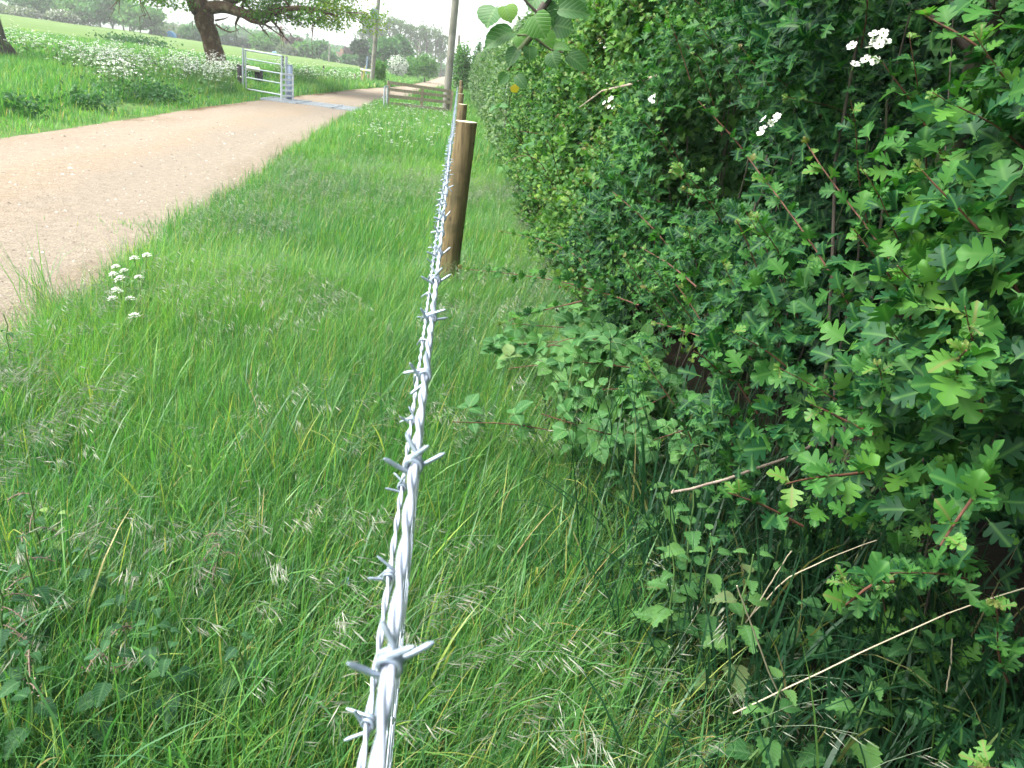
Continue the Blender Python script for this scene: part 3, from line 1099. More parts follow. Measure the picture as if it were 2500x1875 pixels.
bramble('bramble bush with crinkled pale green leaves below the hedge, right of the barbed wire',
        [[(.95, 3.0, -.02), (.85, 2.9, .30), at(1500, 860, 2.75), at(1290, 835, 2.8), at(1170, 860, 2.85)],
         [(.95, 2.8, -.02), (.85, 2.6, .28), at(1560, 900, 2.5), at(1400, 880, 2.5), at(1240, 900, 2.55)],
         [(1.0, 2.7, -.02), (.85, 2.5, .26), at(1580, 950, 2.35), at(1430, 950, 2.35), at(1340, 980, 2.35)],
         [(1.0, 2.9, -.02), (.9, 2.7, .3), at(1530, 840, 2.6), at(1400, 820, 2.6), at(1330, 850, 2.65)],
         [(.9, 3.1, -.02), (.75, 3.0, .3), at(1380, 800, 2.95), at(1250, 790, 3.0)],
         [(.9, 2.6, -.02), (.8, 2.45, .2), at(1540, 1000, 2.3), at(1420, 1010, 2.3)],
         [(.9, 2.9, -.02), (.8, 2.8, .3), at(1420, 830, 2.8), at(1180, 845, 2.9)]], 26, .072)
bramble('bramble tangle in the shade between the bramble bush and the hawthorn foot',
        [[(1.0, 3.3, -.05), (.9, 3.2, .2), at(1420, 760, 3.3), at(1350, 770, 3.3)],
         [(1.0, 2.6, -.03), (.9, 2.5, .2), at(1640, 960, 2.25), at(1560, 1000, 2.2)],
         [(1.0, 2.3, -.03), (.9, 2.2, .2), at(1700, 1040, 2.0), at(1580, 1080, 1.95)],
         [(1.0, 2.9, -.03), (.9, 2.8, .2), at(1560, 860, 2.6), at(1480, 900, 2.55)]], 20, .056)
bramble('low arching bramble spray reaching out over the grass towards the barbed wire',
        [[(.85, 2.3, -.02), (.72, 2.2, .22), at(1500, 1090, 2.05), at(1280, 1035, 2.05), at(1105, 1030, 2.05)],
         [(.85, 2.25, -.02), (.72, 2.15, .2), at(1480, 1060, 2.0), at(1320, 1010, 2.05)]], 17, .066)
bramble('small pale bramble hanging from the hedge face above the first fence post',
        [[(.95, 5.6, -.12), (.9, 5.5, .35), at(1300, 390, 5.0), at(1250, 310, 4.9), at(1218, 262, 4.9)],
         [(.95, 5.4, -.12), (.9, 5.2, .35), at(1330, 400, 4.8), at(1280, 375, 4.8), at(1228, 400, 4.8)],
         [(.95, 5.3, -.12), (.9, 5.2, .4), at(1340, 330, 4.8), at(1270, 320, 4.8)]], 9, .075)
bramble('bramble shoots with small bright leaflets low in the dark hedge foot',
        [[(1.0, 1.95, -.03), (.95, 1.9, .25), at(1720, 1080, 1.75), at(1650, 1110, 1.72)],
         [(1.0, 1.9, -.03), (.95, 1.85, .25), at(1790, 1010, 1.75), at(1700, 1010, 1.72)]], 9, .045)


def nettle(label, px, py, h, n_pairs, size, mat='nettle', T=None, heads=0, group=None, lean=(0, 0), droop=.15, stem='stem_green', cat='nettle', name='nettle', var=.45, xy=None):
    g = ground(px, py) if xy is None else np.array([*xy, 0])
    b = np.array([g[0], g[1], float(Z(g[0], g[1])) - .01])
    root = thing(name, b, label, cat, group)
    k = np.linspace(0, 1, 10)[:, None]
    pts = np.concatenate([lean[0] * h * k ** 1.5, lean[1] * h * k ** 1.5, h * k], 1) + rng.normal(0, .003, (10, 3))
    sb = MB()
    sb.tube(pts, np.linspace(.0032, .0018, 10), 6, .4)
    sb.build('stem', M[stem], root)
    lb = MB()
    for i in range(n_pairs):
        t = .15 + .85 * i / max(n_pairs - 1, 1)
        p = np.array([np.interp(t, k[:, 0], pts[:, a]) for a in range(3)])
        a0 = i * math.pi / 2 + rng.uniform(-.3, .3) + px
        s = size * (1 - .62 * max(t - .55, 0) / .45) * rng.uniform(.85, 1.1)
        for sgn in (0, math.pi):
            a = a0 + sgn
            up = .15 + .5 * max(t - .7, 0)
            d = np.array([math.cos(a), math.sin(a), up])
            nn = nrm(np.array([-math.cos(a) * up, -math.sin(a) * up, 1.0]) + rng.normal(0, .12, 3))
            q = p + d * .012
            lb.inst(NET if T is None else T, q[None], frames(nn[None], nrm(d + np.array([0, 0, -droop]))[None]), np.array([s]), np.array([np.clip(rng.normal(var, .15), 0, 1)]))
    lb.build('leaves', [M[mat]], root)
    if heads:
        hb = MB()
        for i in range(heads):
            t = 1 - .35 * i / heads
            p = np.array([np.interp(t, k[:, 0], pts[:, a]) for a in range(3)])
            a = rng.uniform(0, 6.28)
            pts2 = [p + np.array([math.cos(a), math.sin(a), 0]) * q * .045 + np.array([0, 0, .012 * q - .03 * q * q]) for q in np.linspace(0, 1, 5)]
            hb.tube(pts2, .0012, 4, .6)
            for q in range(22):
                c = pts2[rng.integers(1, 5)] + rng.normal(0, .004, 3)
                hb.inst(QUAD, c[None], frames(rnd_dir(1), rnd_dir(1)), np.array([.005]), np.array([rng.random()]))
        hb.build('flower_head', [M['seed_brown']], root)['kind'] = 'stuff'
    return root


M['seed_brown'] = leafmat('nettle_catkin', [(0, (.17, .12, .10)), (1, (.30, .23, .18))], .2, .7, tboost=(1, 1, 1))
for px, py, h, npairs, sz, lab, v, ln in (
        (1640, 1560, .42, 6, .075, 'tall nettle with grey green toothed leaves standing against the hedge foot', .6, (-.1, 0)),
        (1745, 1760, .40, 6, .070, 'nettle with drooping purplish lower leaves among long grass at the hedge foot', .8, (-.05, .05)),
        (1560, 1420, .40, 6, .07, 'nettle with bright crinkled top leaves just below the bramble bush', .7, (.1, 0)),
        (1900, 1700, .36, 5, .075, 'nettle leaning in the dark below the long pale dry stem', .45, (.1, -.1)),
        (1995, 1980, .30, 4, .085, 'broad leaved nettle cut by the bottom edge below the hedge', .5, (.0, 0)),
        (1800, 1975, .28, 4, .080, 'low nettle rosette at the bottom edge left of the broad leaved one', .6, (.0, 0)),
        (1690, 1650, .36, 6, .07, 'grey green nettle between the tall one and the drooping one', .65, (-.1, .05)),
        (1600, 1680, .34, 6, .065, 'nettle with toothed leaves at the grass edge left of the drooping one', .55, (-.1, .0)),
        (1830, 1560, .34, 6, .07, 'dark nettle right of the tall grey green one under the hedge', .35, (0, .0)),
        (2110, 1830, .30, 5, .075, 'dark nettle in the shade near the bottom right grass', .3, (0, .0)),
        (1480, 1330, .30, 5, .06, 'slender young nettle in the grass below the arching bramble spray', .4, (.05, .1))):
    nettle(lab, px, py, h + .06, npairs + 2, sz * 1.12, lean=ln, var=v, droop=.3)
for px, py, h, npairs, sz, lab, hd, ln in (
        (60, 1830, .40, 7, .075, 'stinging nettle with brownish flower tassels at the left edge', 7, (.0, .05)),
        (250, 1880, .34, 6, .075, 'dark stinging nettle sunk in long grass at the lower left', 4, (.15, 0)),
        (360, 1760, .30, 6, .07, 'feathery dark nettle beside the drooping pale grass heads', 0, (.1, .05)),
        (150, 1660, .36, 6, .07, 'nettle with drooping dark leaves above the lower left corner', 3, (-.1, .0)),
        (530, 1560, .30, 6, .06, 'nettle with brown tassels in the open grass left of the wire', 6, (.05, .05)),
        (130, 1510, .34, 6, .06, 'dark stemmed nettle near the left edge beside yellowish leaves', 3, (-.05, .05)),
        (300, 1690, .30, 7, .07, 'dark nettle between the lower left nettles and the seed heads', 0, (.05, .1)),
        (440, 1850, .30, 6, .075, 'dark nettle at the bottom edge in the left half', 0, (-.05, .05)),
        (100, 1950, .32, 6, .08, 'dark nettle at the lower left corner of the picture', 2, (.05, .05)),
        (590, 1800, .26, 6, .065, 'dark nettle half hidden under grass left of the lower wire', 0, (.0, .05)),
        (220, 1590, .30, 6, .065, 'dark nettle deep in grass right of the drooping leaved one', 0, (.1, .0)),
        (40, 1010, .38, 5, .06, 'dark nettle by the track edge at the left', 2, (.0, .05))):
    nettle(lab, px, py, h, npairs + 1, sz * .82, heads=hd, lean=ln, var=.12, droop=.55)
nettle('young weed with pale yellow green leaves in grass near the left nettles', 165, 1440, .24, 4, .06, 'pale_leaf', OVAL, cat='weed', name='pale_weed')
nettle('pale yellow green weed with two broad leaves in the open grass', 480, 1290, .20, 3, .05, 'pale_leaf', OVAL, cat='weed', name='pale_weed')
nettle('small pale weed in the grass left of the lower wire', 560, 1235, .18, 3, .04, 'pale_leaf', OVAL, cat='weed', name='pale_weed')
nettle('garlic mustard with large round crinkled leaf in the dark under the hedge', 1990, 1560, .30, 2, .10, 'nettle', ROUND, cat='weed', name='garlic_mustard', var=.62, xy=(.86, 1.36))
nettle('garlic mustard with smaller brown edged leaves behind the long dry stem', 1890, 1640, .26, 3, .065, 'nettle', ROUND, cat='weed', name='garlic_mustard', var=.8, xy=(.78, 1.32))


def cane(name, label, cat, pts, r, mat, thorns=0):
    base = np.asarray(pts[0], float)
    root = thing(name, base, label, cat)
    p = np.asarray(pts, float) - base
    k = np.linspace(0, len(p) - 1, 12)
    q = np.stack([np.interp(k, np.arange(len(p)), p[:, a]) for a in range(3)], -1) + rng.normal(0, r * .3, (12, 3))
    mb = MB()
    mb.tube(q, np.linspace(r, r * .7, 12), 7)
    mb.build('stalk', mat, root)
    for _ in range(thorns):
        t = rng.uniform(0, 11)
        c = np.array([np.interp(t, np.arange(12), q[:, a]) for a in range(3)])
        d = nrm(rng.normal(0, 1, 3))
        tb = MB()
        tb.tube([c, c + d * r * 1.5 + np.array([0, 0, .0]), c + d * r * 2.6 + np.array([.002, 0, -.002])], [r * .55, r * .3, r * .05], 5)
        tb.build('thorn', mat, root)
    return root


cane('dead_bramble_cane', 'bare grey thorny bramble cane jutting from the dark hedge', 'cane',
     [at(2000, 1078, 1.62), at(1950, 1108, 1.56), at(1850, 1145, 1.48), at(1760, 1175, 1.42), at(1640, 1203, 1.36)], .0045, M['dead_cane'], 12)
cane('dry_stem', 'long straight pale dry stem slanting across the dark hedge foot', 'dry stem',
     [at(1790, 1740, .96), at(1900, 1690, .95), at(2150, 1570, .93), at(2330, 1490, .92), at(2500, 1435, .90)], .0016, M['straw'])
cane('dry_stem', 'thin dry stem rising beside the garlic mustard leaf', 'dry stem',
     [at(1820, 1520, 1.22), at(1915, 1415, 1.2), at(2030, 1360, 1.2), at(2140, 1318, 1.2)], .0016, M['straw'])
cane('dry_stem', 'short dry stem crossing between the two garlic mustards', 'dry stem',
     [at(1830, 1510, 1.2), at(1880, 1425, 1.18), at(1932, 1345, 1.16)], .0017, M['straw'])
cane('dry_stem', 'broken white stem leaning in the long grass at the bottom', 'dry stem',
     [at(1975, 1840, 1.0), at(1880, 1650, .98), at(1825, 1500, .96), at(1800, 1430, .95)], .0018, M['straw'])
cane('dry_stem', 'upright dead stalk in the dark below the hedge at the right', 'dry stem',
     [at(2310, 1690, 1.0), at(2322, 1620, 1.0), at(2324, 1560, 1.0)], .0016, M['straw'])


# ------------------------------------------------------------------ fence: posts, barbed wire, netting
FX = 0.0


def wz(y, h):
    return h - 0.27 * np.tanh(np.maximum(np.asarray(y, float), -6) * 0.0245 / 0.27)


def post(x, y, h, r, lean, label):
    g = float(Z(x, y))
    root = thing('fence_post', (x, y, g), label, 'fence post', 'round timber fence posts')
    mb = MB()
    n = 28
    zs = np.array([-.15, 0, .15, .4, .7, h - .012, h - .003])
    rs = np.array([1.03, 1.03, 1.02, 1.01, 1.0, .99, .965]) * r
    th = np.linspace(0, 2 * np.pi, n, endpoint=False)
    P = []
    for z, rr in zip(zs, rs):
        w = 1 + .018 * np.sin(3 * th + 1 + y) + .01 * np.sin(7 * th + z * 3)
        P.append(np.stack([rr * w * np.cos(th) + lean[0] * z, rr * w * np.sin(th) + lean[1] * z, np.full(n, z)], -1))
    P = np.array(P)
    i, j = np.meshgrid(np.arange(len(zs) - 1), np.arange(n), indexing='ij')
    f = np.stack([i * n + j, i * n + (j + 1) % n, (i + 1) * n + (j + 1) % n, (i + 1) * n + j], -1).reshape(-1, 4)
    mb.add(P.reshape(-1, 3), f)
    mb.build('shaft', M['post'], root)
    cb = MB()
    top = P[-1].copy()
    top[:, 2] += .003
    cen = top.mean(0)
    v = np.concatenate([P[-1], top * .985 + cen * .015, cen[None]])
    jj = np.arange(n)
    cb.add(v, np.stack([jj, (jj + 1) % n, n + (jj + 1) % n, n + jj], -1))
    cb.add(v, np.stack([n + jj, n + (jj + 1) % n, np.full(n, 2 * n)], -1))
    cb.build('sawn_top', M['cut_wood'], root, smooth=False)
    for hh in (1.118, .97):
        st = MB()
        xx = -x + FX
        zz = min(hh, h - .03)
        st.tube([(-r + .004, -.006, zz), (-r - .008, -.006, zz), (-r - .008, .006, zz), (-r + .004, .006, zz)], .0016, 5)
        st.build('staple', M['zinc'], root)
    return root


POSTS = [(.036, 4.6, 1.14, .067, (.032, .01), 'nearest round timber fence post with pale sawn top'),
         (.085, 10.9, 1.13, .066, (.01, .0), 'second timber post behind the nearest fence post'),
         (.09, 17.0, 1.16, .066, (.0, .0), 'third timber post along the barbed wire fence'),
         (.10, 23.2, 1.2, .066, (.0, .0), 'fourth timber post, far along the fence by the hedge'),
         (.12, 29.5, 1.35, .066, (.0, .0), 'fifth timber post, tiny, just right of the utility pole foot')]
for p in POSTS:
    post(*p)


def strand_mesh(h, x0, y0, y1, two=True, phase=0.0):
    mb = MB()
    for s in ((0, math.pi) if two else (0,)):
        ys = np.concatenate([np.arange(y0, 3.2, .0045), np.arange(3.2, 8, .012), np.arange(8, y1, .15)])
        a = 2 * np.pi * ys / .062 + s + phase
        amp = .00118 if two else 0
        pts = np.stack([x0 + amp * np.cos(a) + .0015 * np.sin(ys * 2.1), ys, wz(ys, h) + amp * np.sin(a)], -1)
        mb.tube(pts, np.where(ys < 8, .00125, .0022), 7, cap=True)
    return mb


def barb_mesh():
    mb = MB()
    for b in (0, 1):
        th = np.linspace(0, 2 * np.pi * 1.45, 34)
        R = .0033
        yy = np.linspace(-.0030, .0008, 34) + b * .0025
        co = np.stack([R * np.cos(th), yy, R * np.sin(th)], -1)
        t0 = np.array([-np.sin(th[0]), 0, np.cos(th[0])])
        t1 = np.array([-np.sin(th[-1]), 0, np.cos(th[-1])])
        k = np.linspace(.0128, .0015, 7)[:, None]
        e0 = co[0] - t0 * k + np.array([0, -1, 0]) * k * .28
        e1 = co[-1] + t1 * k[::-1] + np.array([0, 1, 0]) * k[::-1] * .28
        p = np.concatenate([e0, co, e1])
        if b:
            c, s = math.cos(1.65), math.sin(1.65)
            p = p @ np.array([[c, 0, -s], [0, 1, 0], [s, 0, c]])
        r = np.full(len(p), .00108)
        r[0] = r[-1] = .0005
        mb.tube(p, r, 6)
    return mb


def barbed(label, h, x0, first, step, rots):
    root = thing('barbed_wire', (x0, 0, h), label, 'barbed wire', 'barbed wire strands of the fence')
    m = strand_mesh(h, x0, -.25, 30.0)
    m.build('strand', M['zinc'], root, loc=(x0, 0, h))
    tpl = None
    ys = first + step * np.arange(-2, 90)
    for i, y in enumerate(ys):
        z = float(wz(y, h))
        if tpl is None:
            tpl = barb_mesh().build('barb', M['zinc_barb'], root)
            o = tpl
        else:
            o = tpl.copy()
            COL.objects.link(o)
            o.parent = root
        o.location = (.0015 * math.sin(y * 2.1), y + rng.normal(0, .003), z - h)
        o.rotation_euler = (rng.normal(0, .05), rots[i] if i < len(rots) else rng.uniform(0, 6.28), rng.normal(0, .08))
        o.scale = (1, 1, 1) if i % 3 else (1.08, 1, 1.08)
    # the barbs beyond are specks
    mb = MB()
    T = barb_mesh()
    tv = np.concatenate(T.v)
    for y in np.arange(ys[-1] + step, 29, step):
        for q in range(2):
            a = rng.uniform(0, 6.28)
            d = np.array([math.cos(a), .2, math.sin(a)]) * .015
            c = np.array([0, y, float(wz(y, h)) - h])
            mb.tube([c - d, c + d], .0022, 4)
    o = mb.build('distant_barbs', M['zinc_barb'], root)
    o['kind'] = 'stuff'
    return root


barbed('upper barbed wire, top strand of the fence, thick and close to the camera', 1.118, -.006, .167, .12, [0, .4, 2.3, 2.2, .9, 2.6])
barbed('lower barbed wire, second strand running beneath the top one', .968, -.019, .274, .124, [0, .3, 1.2, .2, 1.9, .6])

root = thing('wire_netting', (-.014, 0, 0), 'galvanised stock netting seen edge on below the barbed strands', 'wire netting')
for i, h in enumerate((.05, .16, .28, .41, .55, .70, .86)):
    mb = MB()
    ys = np.concatenate([np.arange(-.2, 8, .1), np.arange(8, 30, .5)])
    mb.tube(np.stack([np.full_like(ys, 0), ys, wz(ys, h)], -1), .0013 if h < .8 else .0016, 5)
    mb.build('line_wire', M['zinc'], root)
mb = MB()
for y in np.arange(-.1, 14, .15):
    g = float(Z(0, y))
    zz = np.linspace(.05, .86, 5) + g
    mb.tube(np.stack([np.full(5, .0), np.full(5, y), zz], -1), .0011, 4)
    for h in (.28, .55, .86):
        mb.tube([(0, y, h + g - .006), (.0025, y + .001, h + g), (0, y, h + g + .006)], .0022, 4)
mb.build('stay_wires', M['zinc'], root)


# ------------------------------------------------------------------ grass (nobody could count it)
def blades(mb, pos, az, L, w, bend, lean, var, seg=4):
    N = len(pos)
    s = np.linspace(0, 1, seg + 1)
    th = lean[:, None] + bend[:, None] * s[None] ** 1.3          # angle from vertical
    dl = (L / seg)[:, None]
    hx = np.concatenate([np.zeros((N, 1)), np.cumsum(np.sin((th[:, 1:] + th[:, :-1]) / 2) * dl, 1)], 1)
    hz_ = np.concatenate([np.zeros((N, 1)), np.cumsum(np.cos((th[:, 1:] + th[:, :-1]) / 2) * dl, 1)], 1)
    d = np.stack([np.cos(az), np.sin(az)], -1)
    C = np.concatenate([pos[:, None, :2] + d[:, None] * hx[..., None], (pos[:, 2:3] + hz_)[..., None]], -1)
    tw = rng.uniform(-.5, .5, N)
    sd = np.stack([-np.sin(az + tw), np.cos(az + tw), np.zeros(N)], -1)
    ww = w[:, None] * np.interp(s, [0, .3, .75, 1], [.75, 1, .6, .04])[None] * .5
    A = C + sd[:, None] * ww[..., None]
    B = C - sd[:, None] * ww[..., None]
    V = np.stack([A, B], 2).reshape(N, -1, 3)
    k = np.arange(seg)
    f = np.stack([2 * k, 2 * k + 1, 2 * k + 3, 2 * k + 2], -1)
    F = (f[None] + (np.arange(N) * 2 * (seg + 1))[:, None, None]).reshape(-1, 4)
    att = np.zeros((N, 2 * (seg + 1), 3))
    att[:, :, 0] = var[:, None]
    att[:, :, 1] = 1
    mb.add(V.reshape(-1, 3), F, att.reshape(-1, 3))


def sample(n, x0, x1, y0, y1, px_m=90, gamma=1.0):
    y = y0 + (y1 - y0) * rng.random(n) ** gamma
    x = x0 + (x1 - x0) * rng.random(n)
    z = Z(x, y)
    P = np.stack([x, y, z], -1)
    q = proj(P)
    d = np.hypot(x, y)
    k = (q[:, 2] > .02) & (q[:, 0] > -px_m - np.where(d < 16, 1500, 500)) & (q[:, 0] < 2500 + px_m + 300) & (q[:, 1] < 1875 + 1500)
    return P[k]


def edge_ok(P, slack=.12):
    e = xr(P[:, 1]) + .16 * (n2(P[:, 0] * 0, P[:, 1], 1.3, 21) - .5) + .20 * (n2(P[:, 0] * .6, P[:, 1], 5, 22) - .5)
    return P[:, 0] > e + rng.normal(0, slack * .6, len(P)) - .02


def lay_grass(mb, P, Lr, w0, wk, wild=.55, wind=(.5, -.2), vb=.0, seg=4):
    N = len(P)
    d = np.linalg.norm(P - EYE, axis=1)
    pn = n2(P[:, 0], P[:, 1], .9, 31)
    pn2 = n2(P[:, 0], P[:, 1], 3.2, 33)
    L = (Lr[0] + (Lr[1] - Lr[0]) * rng.random(N) ** 1.3) * (.65 + .55 * pn + .25 * pn2)
    az = np.arctan2(wind[1], wind[0]) + rng.normal(0, 1.5, N) + 2.5 * (n2(P[:, 0], P[:, 1], 1.6, 35) - .5)
    lean = np.abs(rng.normal(.12, .22, N))
    bend = np.abs(rng.normal(.35, wild, N))
    w = np.maximum(w0 * rng.uniform(.55, 1.5, N), wk * d)
    var = np.clip(.10 + .55 * rng.random(N) + .55 * (n2(P[:, 0], P[:, 1], .7, 41) - .5) + .35 * (pn2 - .5) + vb, 0, .93)
    r = rng.random(N)
    var = np.where(r < .035, rng.uniform(.95, 1, N), var)
    var = np.where((r > .035) & (r < .09), rng.uniform(.86, .96, N), var)
    blades(mb, P, az, L, w, bend, lean, var, seg)


mb = MB()
P = sample(290000, -2.6, 1.0, .3, 4.2, gamma=1.1)
P = P[edge_ok(P)]
foot = sstep(.25, .62, P[:, 0]) * (1 - sstep(2.2, 3.4, P[:, 1]))
P = P[rng.random(len(P)) > foot * .93]
lay_grass(mb, P, (.07, .27), .0030, .0006, .75)
P = sample(2600, -1.6, .6, .8, 2.6)
lay_grass(mb, P, (.22, .42), .005, .0, 1.0, (.4, -.5), .02, 6)
P = sample(30000, -2.6, .7, .8, 4.6)
P = P[edge_ok(P)]
lay_grass(mb, P, (.16, .38), .0016, .0005, 1.2, (.6, -.3), .26, 5)
P = sample(14000, -2.6, .7, .8, 4.6)                              # matted dead thatch low down
P = P[edge_ok(P)]
P = P[n2(P[:, 0], P[:, 1], 2.0, 77) > .42]
N_ = len(P)
blades(mb, P + np.array([0, 0, .03]) + rng.normal(0, .012, P.shape), rng.uniform(0, 6.28, N_), rng.uniform(.08, .24, N_), np.full(N_, .0022), rng.normal(.2, .5, N_), rng.normal(1.25, .2, N_), np.where(rng.random(N_) < .6, rng.uniform(.95, 1, N_), rng.uniform(.6, .93, N_)), 4)
tag(mb.build('verge_grass', M['grass']), 'long green grass of the near verge beside the wire', 'grass', kind='stuff')
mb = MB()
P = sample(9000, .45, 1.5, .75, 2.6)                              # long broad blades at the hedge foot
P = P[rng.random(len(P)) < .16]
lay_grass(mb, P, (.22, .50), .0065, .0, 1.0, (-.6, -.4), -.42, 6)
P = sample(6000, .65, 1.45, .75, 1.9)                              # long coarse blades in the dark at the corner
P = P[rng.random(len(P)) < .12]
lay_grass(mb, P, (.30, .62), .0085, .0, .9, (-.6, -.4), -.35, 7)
tag(mb.build('coarse_grass', M['grass_shade']), 'coarse grass blades at the hedge foot, shade painted into their dark green', 'grass', kind='stuff')
mb = MB()
P = sample(240000, -3.3, 1.0, 4.0, 13, 60, 1.25)
P = P[edge_ok(P)]
lay_grass(mb, P, (.08, .27), .0042, .0006, .7, seg=3)
P = sample(120000, -3.6, 1.1, 12.5, 33, 60, 1.2)
P = P[edge_ok(P)]
lay_grass(mb, P, (.14, .40), .007, .0007, .6, seg=3)
tag(mb.build('verge_grass', M['grass']), 'green grass strip of the verge running on past the posts', 'grass', kind='stuff')


def bank_edge(P):
    e = xl(P[:, 1]) + .5 * (n2(P[:, 0] * 0, P[:, 1], .8, 51) - .5) + .35 * (n2(P[:, 0], P[:, 1], 3, 52) - .5)
    return P[:, 0] < e


mb = MB()
P = sample(300000, -24, -4.6, 5, 30, 40)
P = P[bank_edge(P)]
bare = np.exp(-((P[:, 0] + 6.9) / .5) ** 2 - ((P[:, 1] - 16.5) / 2.2) ** 2)
P = P[rng.random(len(P)) > bare * 1.1]
Lb = sstep(.0, 2.2, xl(P[:, 1]) - P[:, 0])
P = P[rng.random(len(P)) < .35 + .65 * Lb]
Lb = sstep(.0, 2.2, xl(P[:, 1]) - P[:, 0])
lay_grass(mb, P[Lb < .5], (.06, .20), .009, .0007, .6, seg=3)
lay_grass(mb, P[Lb >= .5], (.15, .40), .010, .00075, .5, seg=3)
P = sample(150000, -45, -4.0, 29, 62, 40)
P = P[bank_edge(P)]
lay_grass(mb, P, (.2, .5), .016, .0008, .45, seg=2)
P = sample(60000, -14, -4.0, 60, 130, 20)
P = P[P[:, 0] < xl(P[:, 1]) - .2]
lay_grass(mb, P, (.2, .5), .03, .0008, .45, seg=2)
P = sample(22000, -2.2, 1.2, 32, 110, 20)
P = P[P[:, 0] > xr(P[:, 1]) + .1]
lay_grass(mb, P, (.3, .7), .03, .0008, .45, seg=2)
tag(mb.build('bank_grass', M['grass']), 'rough green grass on the bank across the track', 'grass', kind='stuff')


# lone tufts on the gravel
for px, py, r, n, L, lab in ((345, 560, .22, 260, .035, 'sparse mossy green patch on the gravel beside the verge'),
                             (110, 760, .05, 60, .42, 'tall wispy grass tuft standing at the track edge on the left')):
    gp = ground(px, py)
    P = gp + rng.normal(0, 1, (n, 3)) * np.array([r, r * .6, 0])
    P[:, 2] = -0.27 * np.tanh(P[:, 1] * 0.0245 / 0.27) + .02
    mb = MB()
    lay_grass(mb, P, (L * .5, L * 1.3), .0035, .0005, .5, seg=3)
    o = mb.build('grass_tuft', M['grass'], None, True, gp)
    tag(o, lab, 'grass tuft', kind='stuff')


# silvery drooping seed heads
def seedheads(P, L0, ns, mb):
    for p in P:
        L = L0 * rng.uniform(.7, 1.25)
        az = rng.normal(-.3, 1.0)
        d = np.array([math.cos(az), math.sin(az), 0])
        k = np.linspace(0, 1, 7)
        b = rng.uniform(.5, 1.5)
        th = .1 + b * k ** 1.6
        step = L / 6
        hx = np.concatenate([[0], np.cumsum(np.sin(th[1:]) * step)])
        hz_ = np.concatenate([[0], np.cumsum(np.cos(th[1:]) * step)])
        pts = p + d * hx[:, None] + np.array([0, 0, 1]) * hz_[:, None]
        mb.tube(pts, np.linspace(.0011, .0006, 7), 3, .15, cap=False)
        n = int(ns * rng.uniform(.6, 1.3))
        t = rng.uniform(.62, 1.0, n) * 6
        c = np.stack([np.interp(t, np.arange(7), pts[:, a]) for a in range(3)], -1)
        dd = nrm(d[None] * rng.uniform(.5, 1.3, (n, 1)) + rng.normal(0, .2, (n, 3)) + np.array([0, 0, -.35]))
        c = c + dd * rng.uniform(.004, .04, (n, 1))
        s = rng.uniform(.016, .042, n)
        mb.inst(SPK, c, frames(rnd_dir(n), dd), s, np.clip(rng.normal(.55, .25, n), 0, 1))


SPK = (np.array([[0, 0, 0], [.036, .35, 0], [0, 1, 0], [-.036, .35, 0], [0, .35, .036], [0, .35, -.036]]), np.array([[0, 1, 2, 3], [0, 4, 2, 5]]), np.zeros((6, 2)))
mb = MB()
P = sample(5200, -2.6, .75, .8, 3.8)
P = P[edge_ok(P, .05)]
c = n2(P[:, 0], P[:, 1], 2.2, 61)
P = P[(c > .50) & (rng.random(len(P)) < .30)]
seedheads(P, .36, 17, mb)
P = sample(5200, -2.6, .8, 3.6, 10)
P = P[edge_ok(P, .05)]
c = n2(P[:, 0], P[:, 1], 1.4, 63)
P = P[(c > .45) & (rng.random(len(P)) < .5)]
seedheads(P, .40, 12, mb)
tag(mb.build('grass_seed_heads', M['seed']), 'silvery drooping seed heads in the verge grass', 'grass seed heads', kind='stuff')

# loose stones on the track
mb = MB()
P = sample(60000, -6.0, -1.7, 2.4, 16, 40, 1.6)
P = P[(P[:, 0] < xr(P[:, 1]) + .05) & (P[:, 0] > xl(P[:, 1]))]
P = P[:4200]
u = (P[:, 0] - xr(P[:, 1])) / (xl(P[:, 1]) - xr(P[:, 1]))
Pz = trk(np.clip(u, .001, .999), P[:, 1])
st = np.array([[0, 0, .6], [1, 0, 0], [.3, .95, 0], [-.8, .6, 0], [-.8, -.6, 0], [.3, -.95, 0]])
sf = np.array([[0, 1, 2], [0, 2, 3], [0, 3, 4], [0, 4, 5], [0, 5, 1]])
az = rng.uniform(0, 6.28, len(P))
R = np.zeros((len(P), 3, 3))
R[:, 0, 0] = np.cos(az); R[:, 0, 1] = -np.sin(az); R[:, 1, 0] = np.sin(az); R[:, 1, 1] = np.cos(az); R[:, 2, 2] = 1
mb.inst((st, sf, np.zeros((6, 2))), np.stack([P[:, 0], P[:, 1], Pz[:, 2] - .001], -1), R, rng.gamma(1.6, .0036, len(P)) + .003, rng.random(len(P)))
tag(mb.build('track_gravel', leafmat('flint_stone', [(0, (.10, .08, .06)), (.5, (.24, .20, .16)), (.85, (.36, .32, .27)), (1, (.55, .52, .46))], 0.0, .8), smooth=False), 'loose pale flint gravel scattered over the track', 'gravel', kind='stuff')


